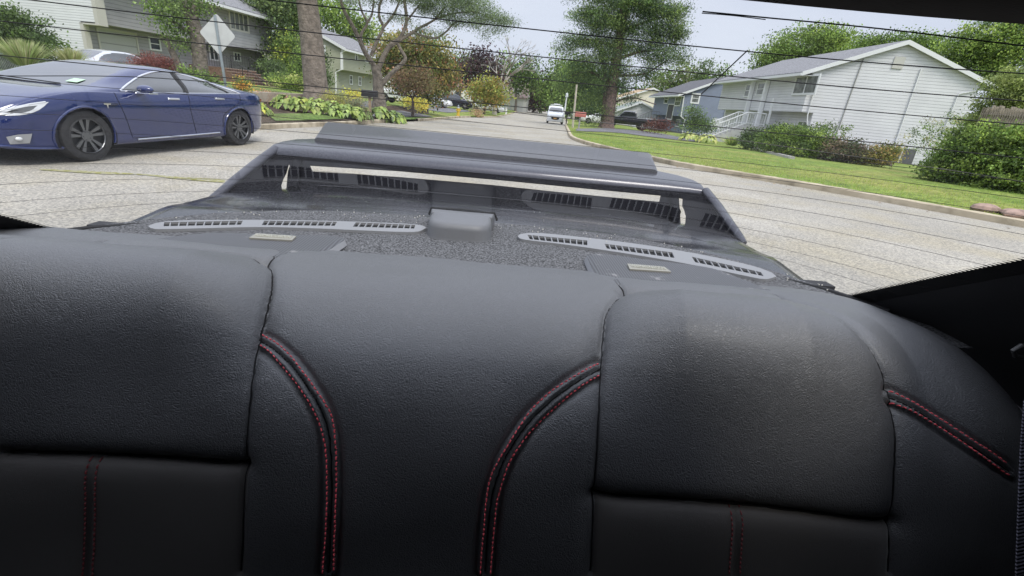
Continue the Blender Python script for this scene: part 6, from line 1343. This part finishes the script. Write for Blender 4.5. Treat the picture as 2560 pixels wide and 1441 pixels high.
# white lamp post and bare wooden pole on the right
q=PD(1409,296,60); z0=T(q[0],q[1]); t=wthing('street_lamp',(q[0],q[1],z0),'slim white lamp post with a round lantern beside the van','lamp post'); b=B(); b.tube([(q[0],q[1],z0-.1),(q[0]+.05,q[1],H+1.15)],[.11,.07],8); b.build('post',m_white,t); b=B(); b.tube([(q[0]+.05,q[1],H+1.1),(q[0]+.05,q[1],H+1.2),(q[0]+.05,q[1],H+1.5),(q[0]+.05,q[1],H+1.62)],[.08,.17,.15,.03],8); b.build('lantern',mat('frosted_glass',(.7,.73,.76),.2),t)
q=PD(1432,317,41); z0=T(q[0],q[1]); a_=PD(1442,212,41); b=B(); b.tube([(q[0],q[1],z0-.2),(a_[0],a_[1],a_[2])],[.085,.07],8); tag(b.build('wooden_pole',mat('weathered_pole',(.46,.42,.34),.85,var=.15,vs=4),smooth=True),'pale weathered wooden pole standing in the lawn behind the red mailbox','pole')
for px,py,D,lb in ((1265,288,64,'left white stub post at the far left driveway'),(1297,280,78,'right white stub post at the far left driveway')): q=G(px,py-2); z0=T(q[0],q[1]); b=B(); b.box((q[0]-.12,q[1]-.12,z0-.1),(q[0]+.12,q[1]+.12,z0+.85)); b.box((q[0]-.15,q[1]-.15,z0+.85),(q[0]+.15,q[1]+.15,z0+.92)); tag(b.build('driveway_post',m_white),lb,'post','white posts at the far driveway')
for px,py,lb in ((1094,282,'thin grey pole stake by the far left driveway'),): q=G(px,py); b=B(); b.tube([(q[0],q[1],T(q[0],q[1])-.1),(q[0],q[1],T(q[0],q[1])+1.5)],.05,6); tag(b.build('marker_post',m_galv),lb,'post')
q=G(1193,288); b=B(); b.box((q[0]-.3,q[1]-.3,T(q[0],q[1])-.1),(q[0]+.3,q[1]+.3,T(q[0],q[1])+.6)); 
bush('dried_bush','small tan bush at the driveway corner before the round tree','shrub',[(1196,281,14,9)],50,[(.26,.21,.11),(.18,.18,.08)],4,3)
# chain link fence on the left bank
m_link = bpy.data.materials.new('chain_link'); m_link.use_nodes=True; t_=m_link.node_tree; pb=t_.nodes['Principled BSDF']; pb.inputs['Base Color'].default_value=(.35,.37,.36,1); pb.inputs['Metallic'].default_value=.5; pb.inputs['Roughness'].default_value=.5
fa=PD(-60,128,21.0); fb=PD(232,166,24.5); t=wthing('chain_link_fence',(*fa[:2],T(*fa[:2])),'grey chain link fence on the bank above the blue car','fence'); b=B(); b.tube([fa,fb],.035,8); b.build('top_rail',m_galv,t,smooth=True)
b=B(); n=60; Lf=np.linalg.norm(fb-fa); hgt=1.05
for i in range(-18,n+18):
    for s_ in (1,-1):
        x0=i/n; x1=x0+s_*hgt/Lf*.95; lo,hi=max(0,min(1,x0)),max(0,min(1,x1))
        if abs(x1-x0)<1e-6 or lo==hi: continue
        f0=(lo-x0)/(x1-x0); f1=(hi-x0)/(x1-x0); p0=fa+(fb-fa)*lo-np.array([0,0,hgt*f0]); p1=fa+(fb-fa)*hi-np.array([0,0,hgt*f1]); b.tube([p0,p1],.008,3,cap=False)
b.build('wire_mesh',m_link,t)
for f in (.05,.36,.68,.99): p=fa+(fb-fa)*f; b=B(); b.tube([p+[0,0,.03],p-[0,0,1.5]],.035,8); b.build('fence_post',m_galv,t)
# satellite gear, meter box on the olive house
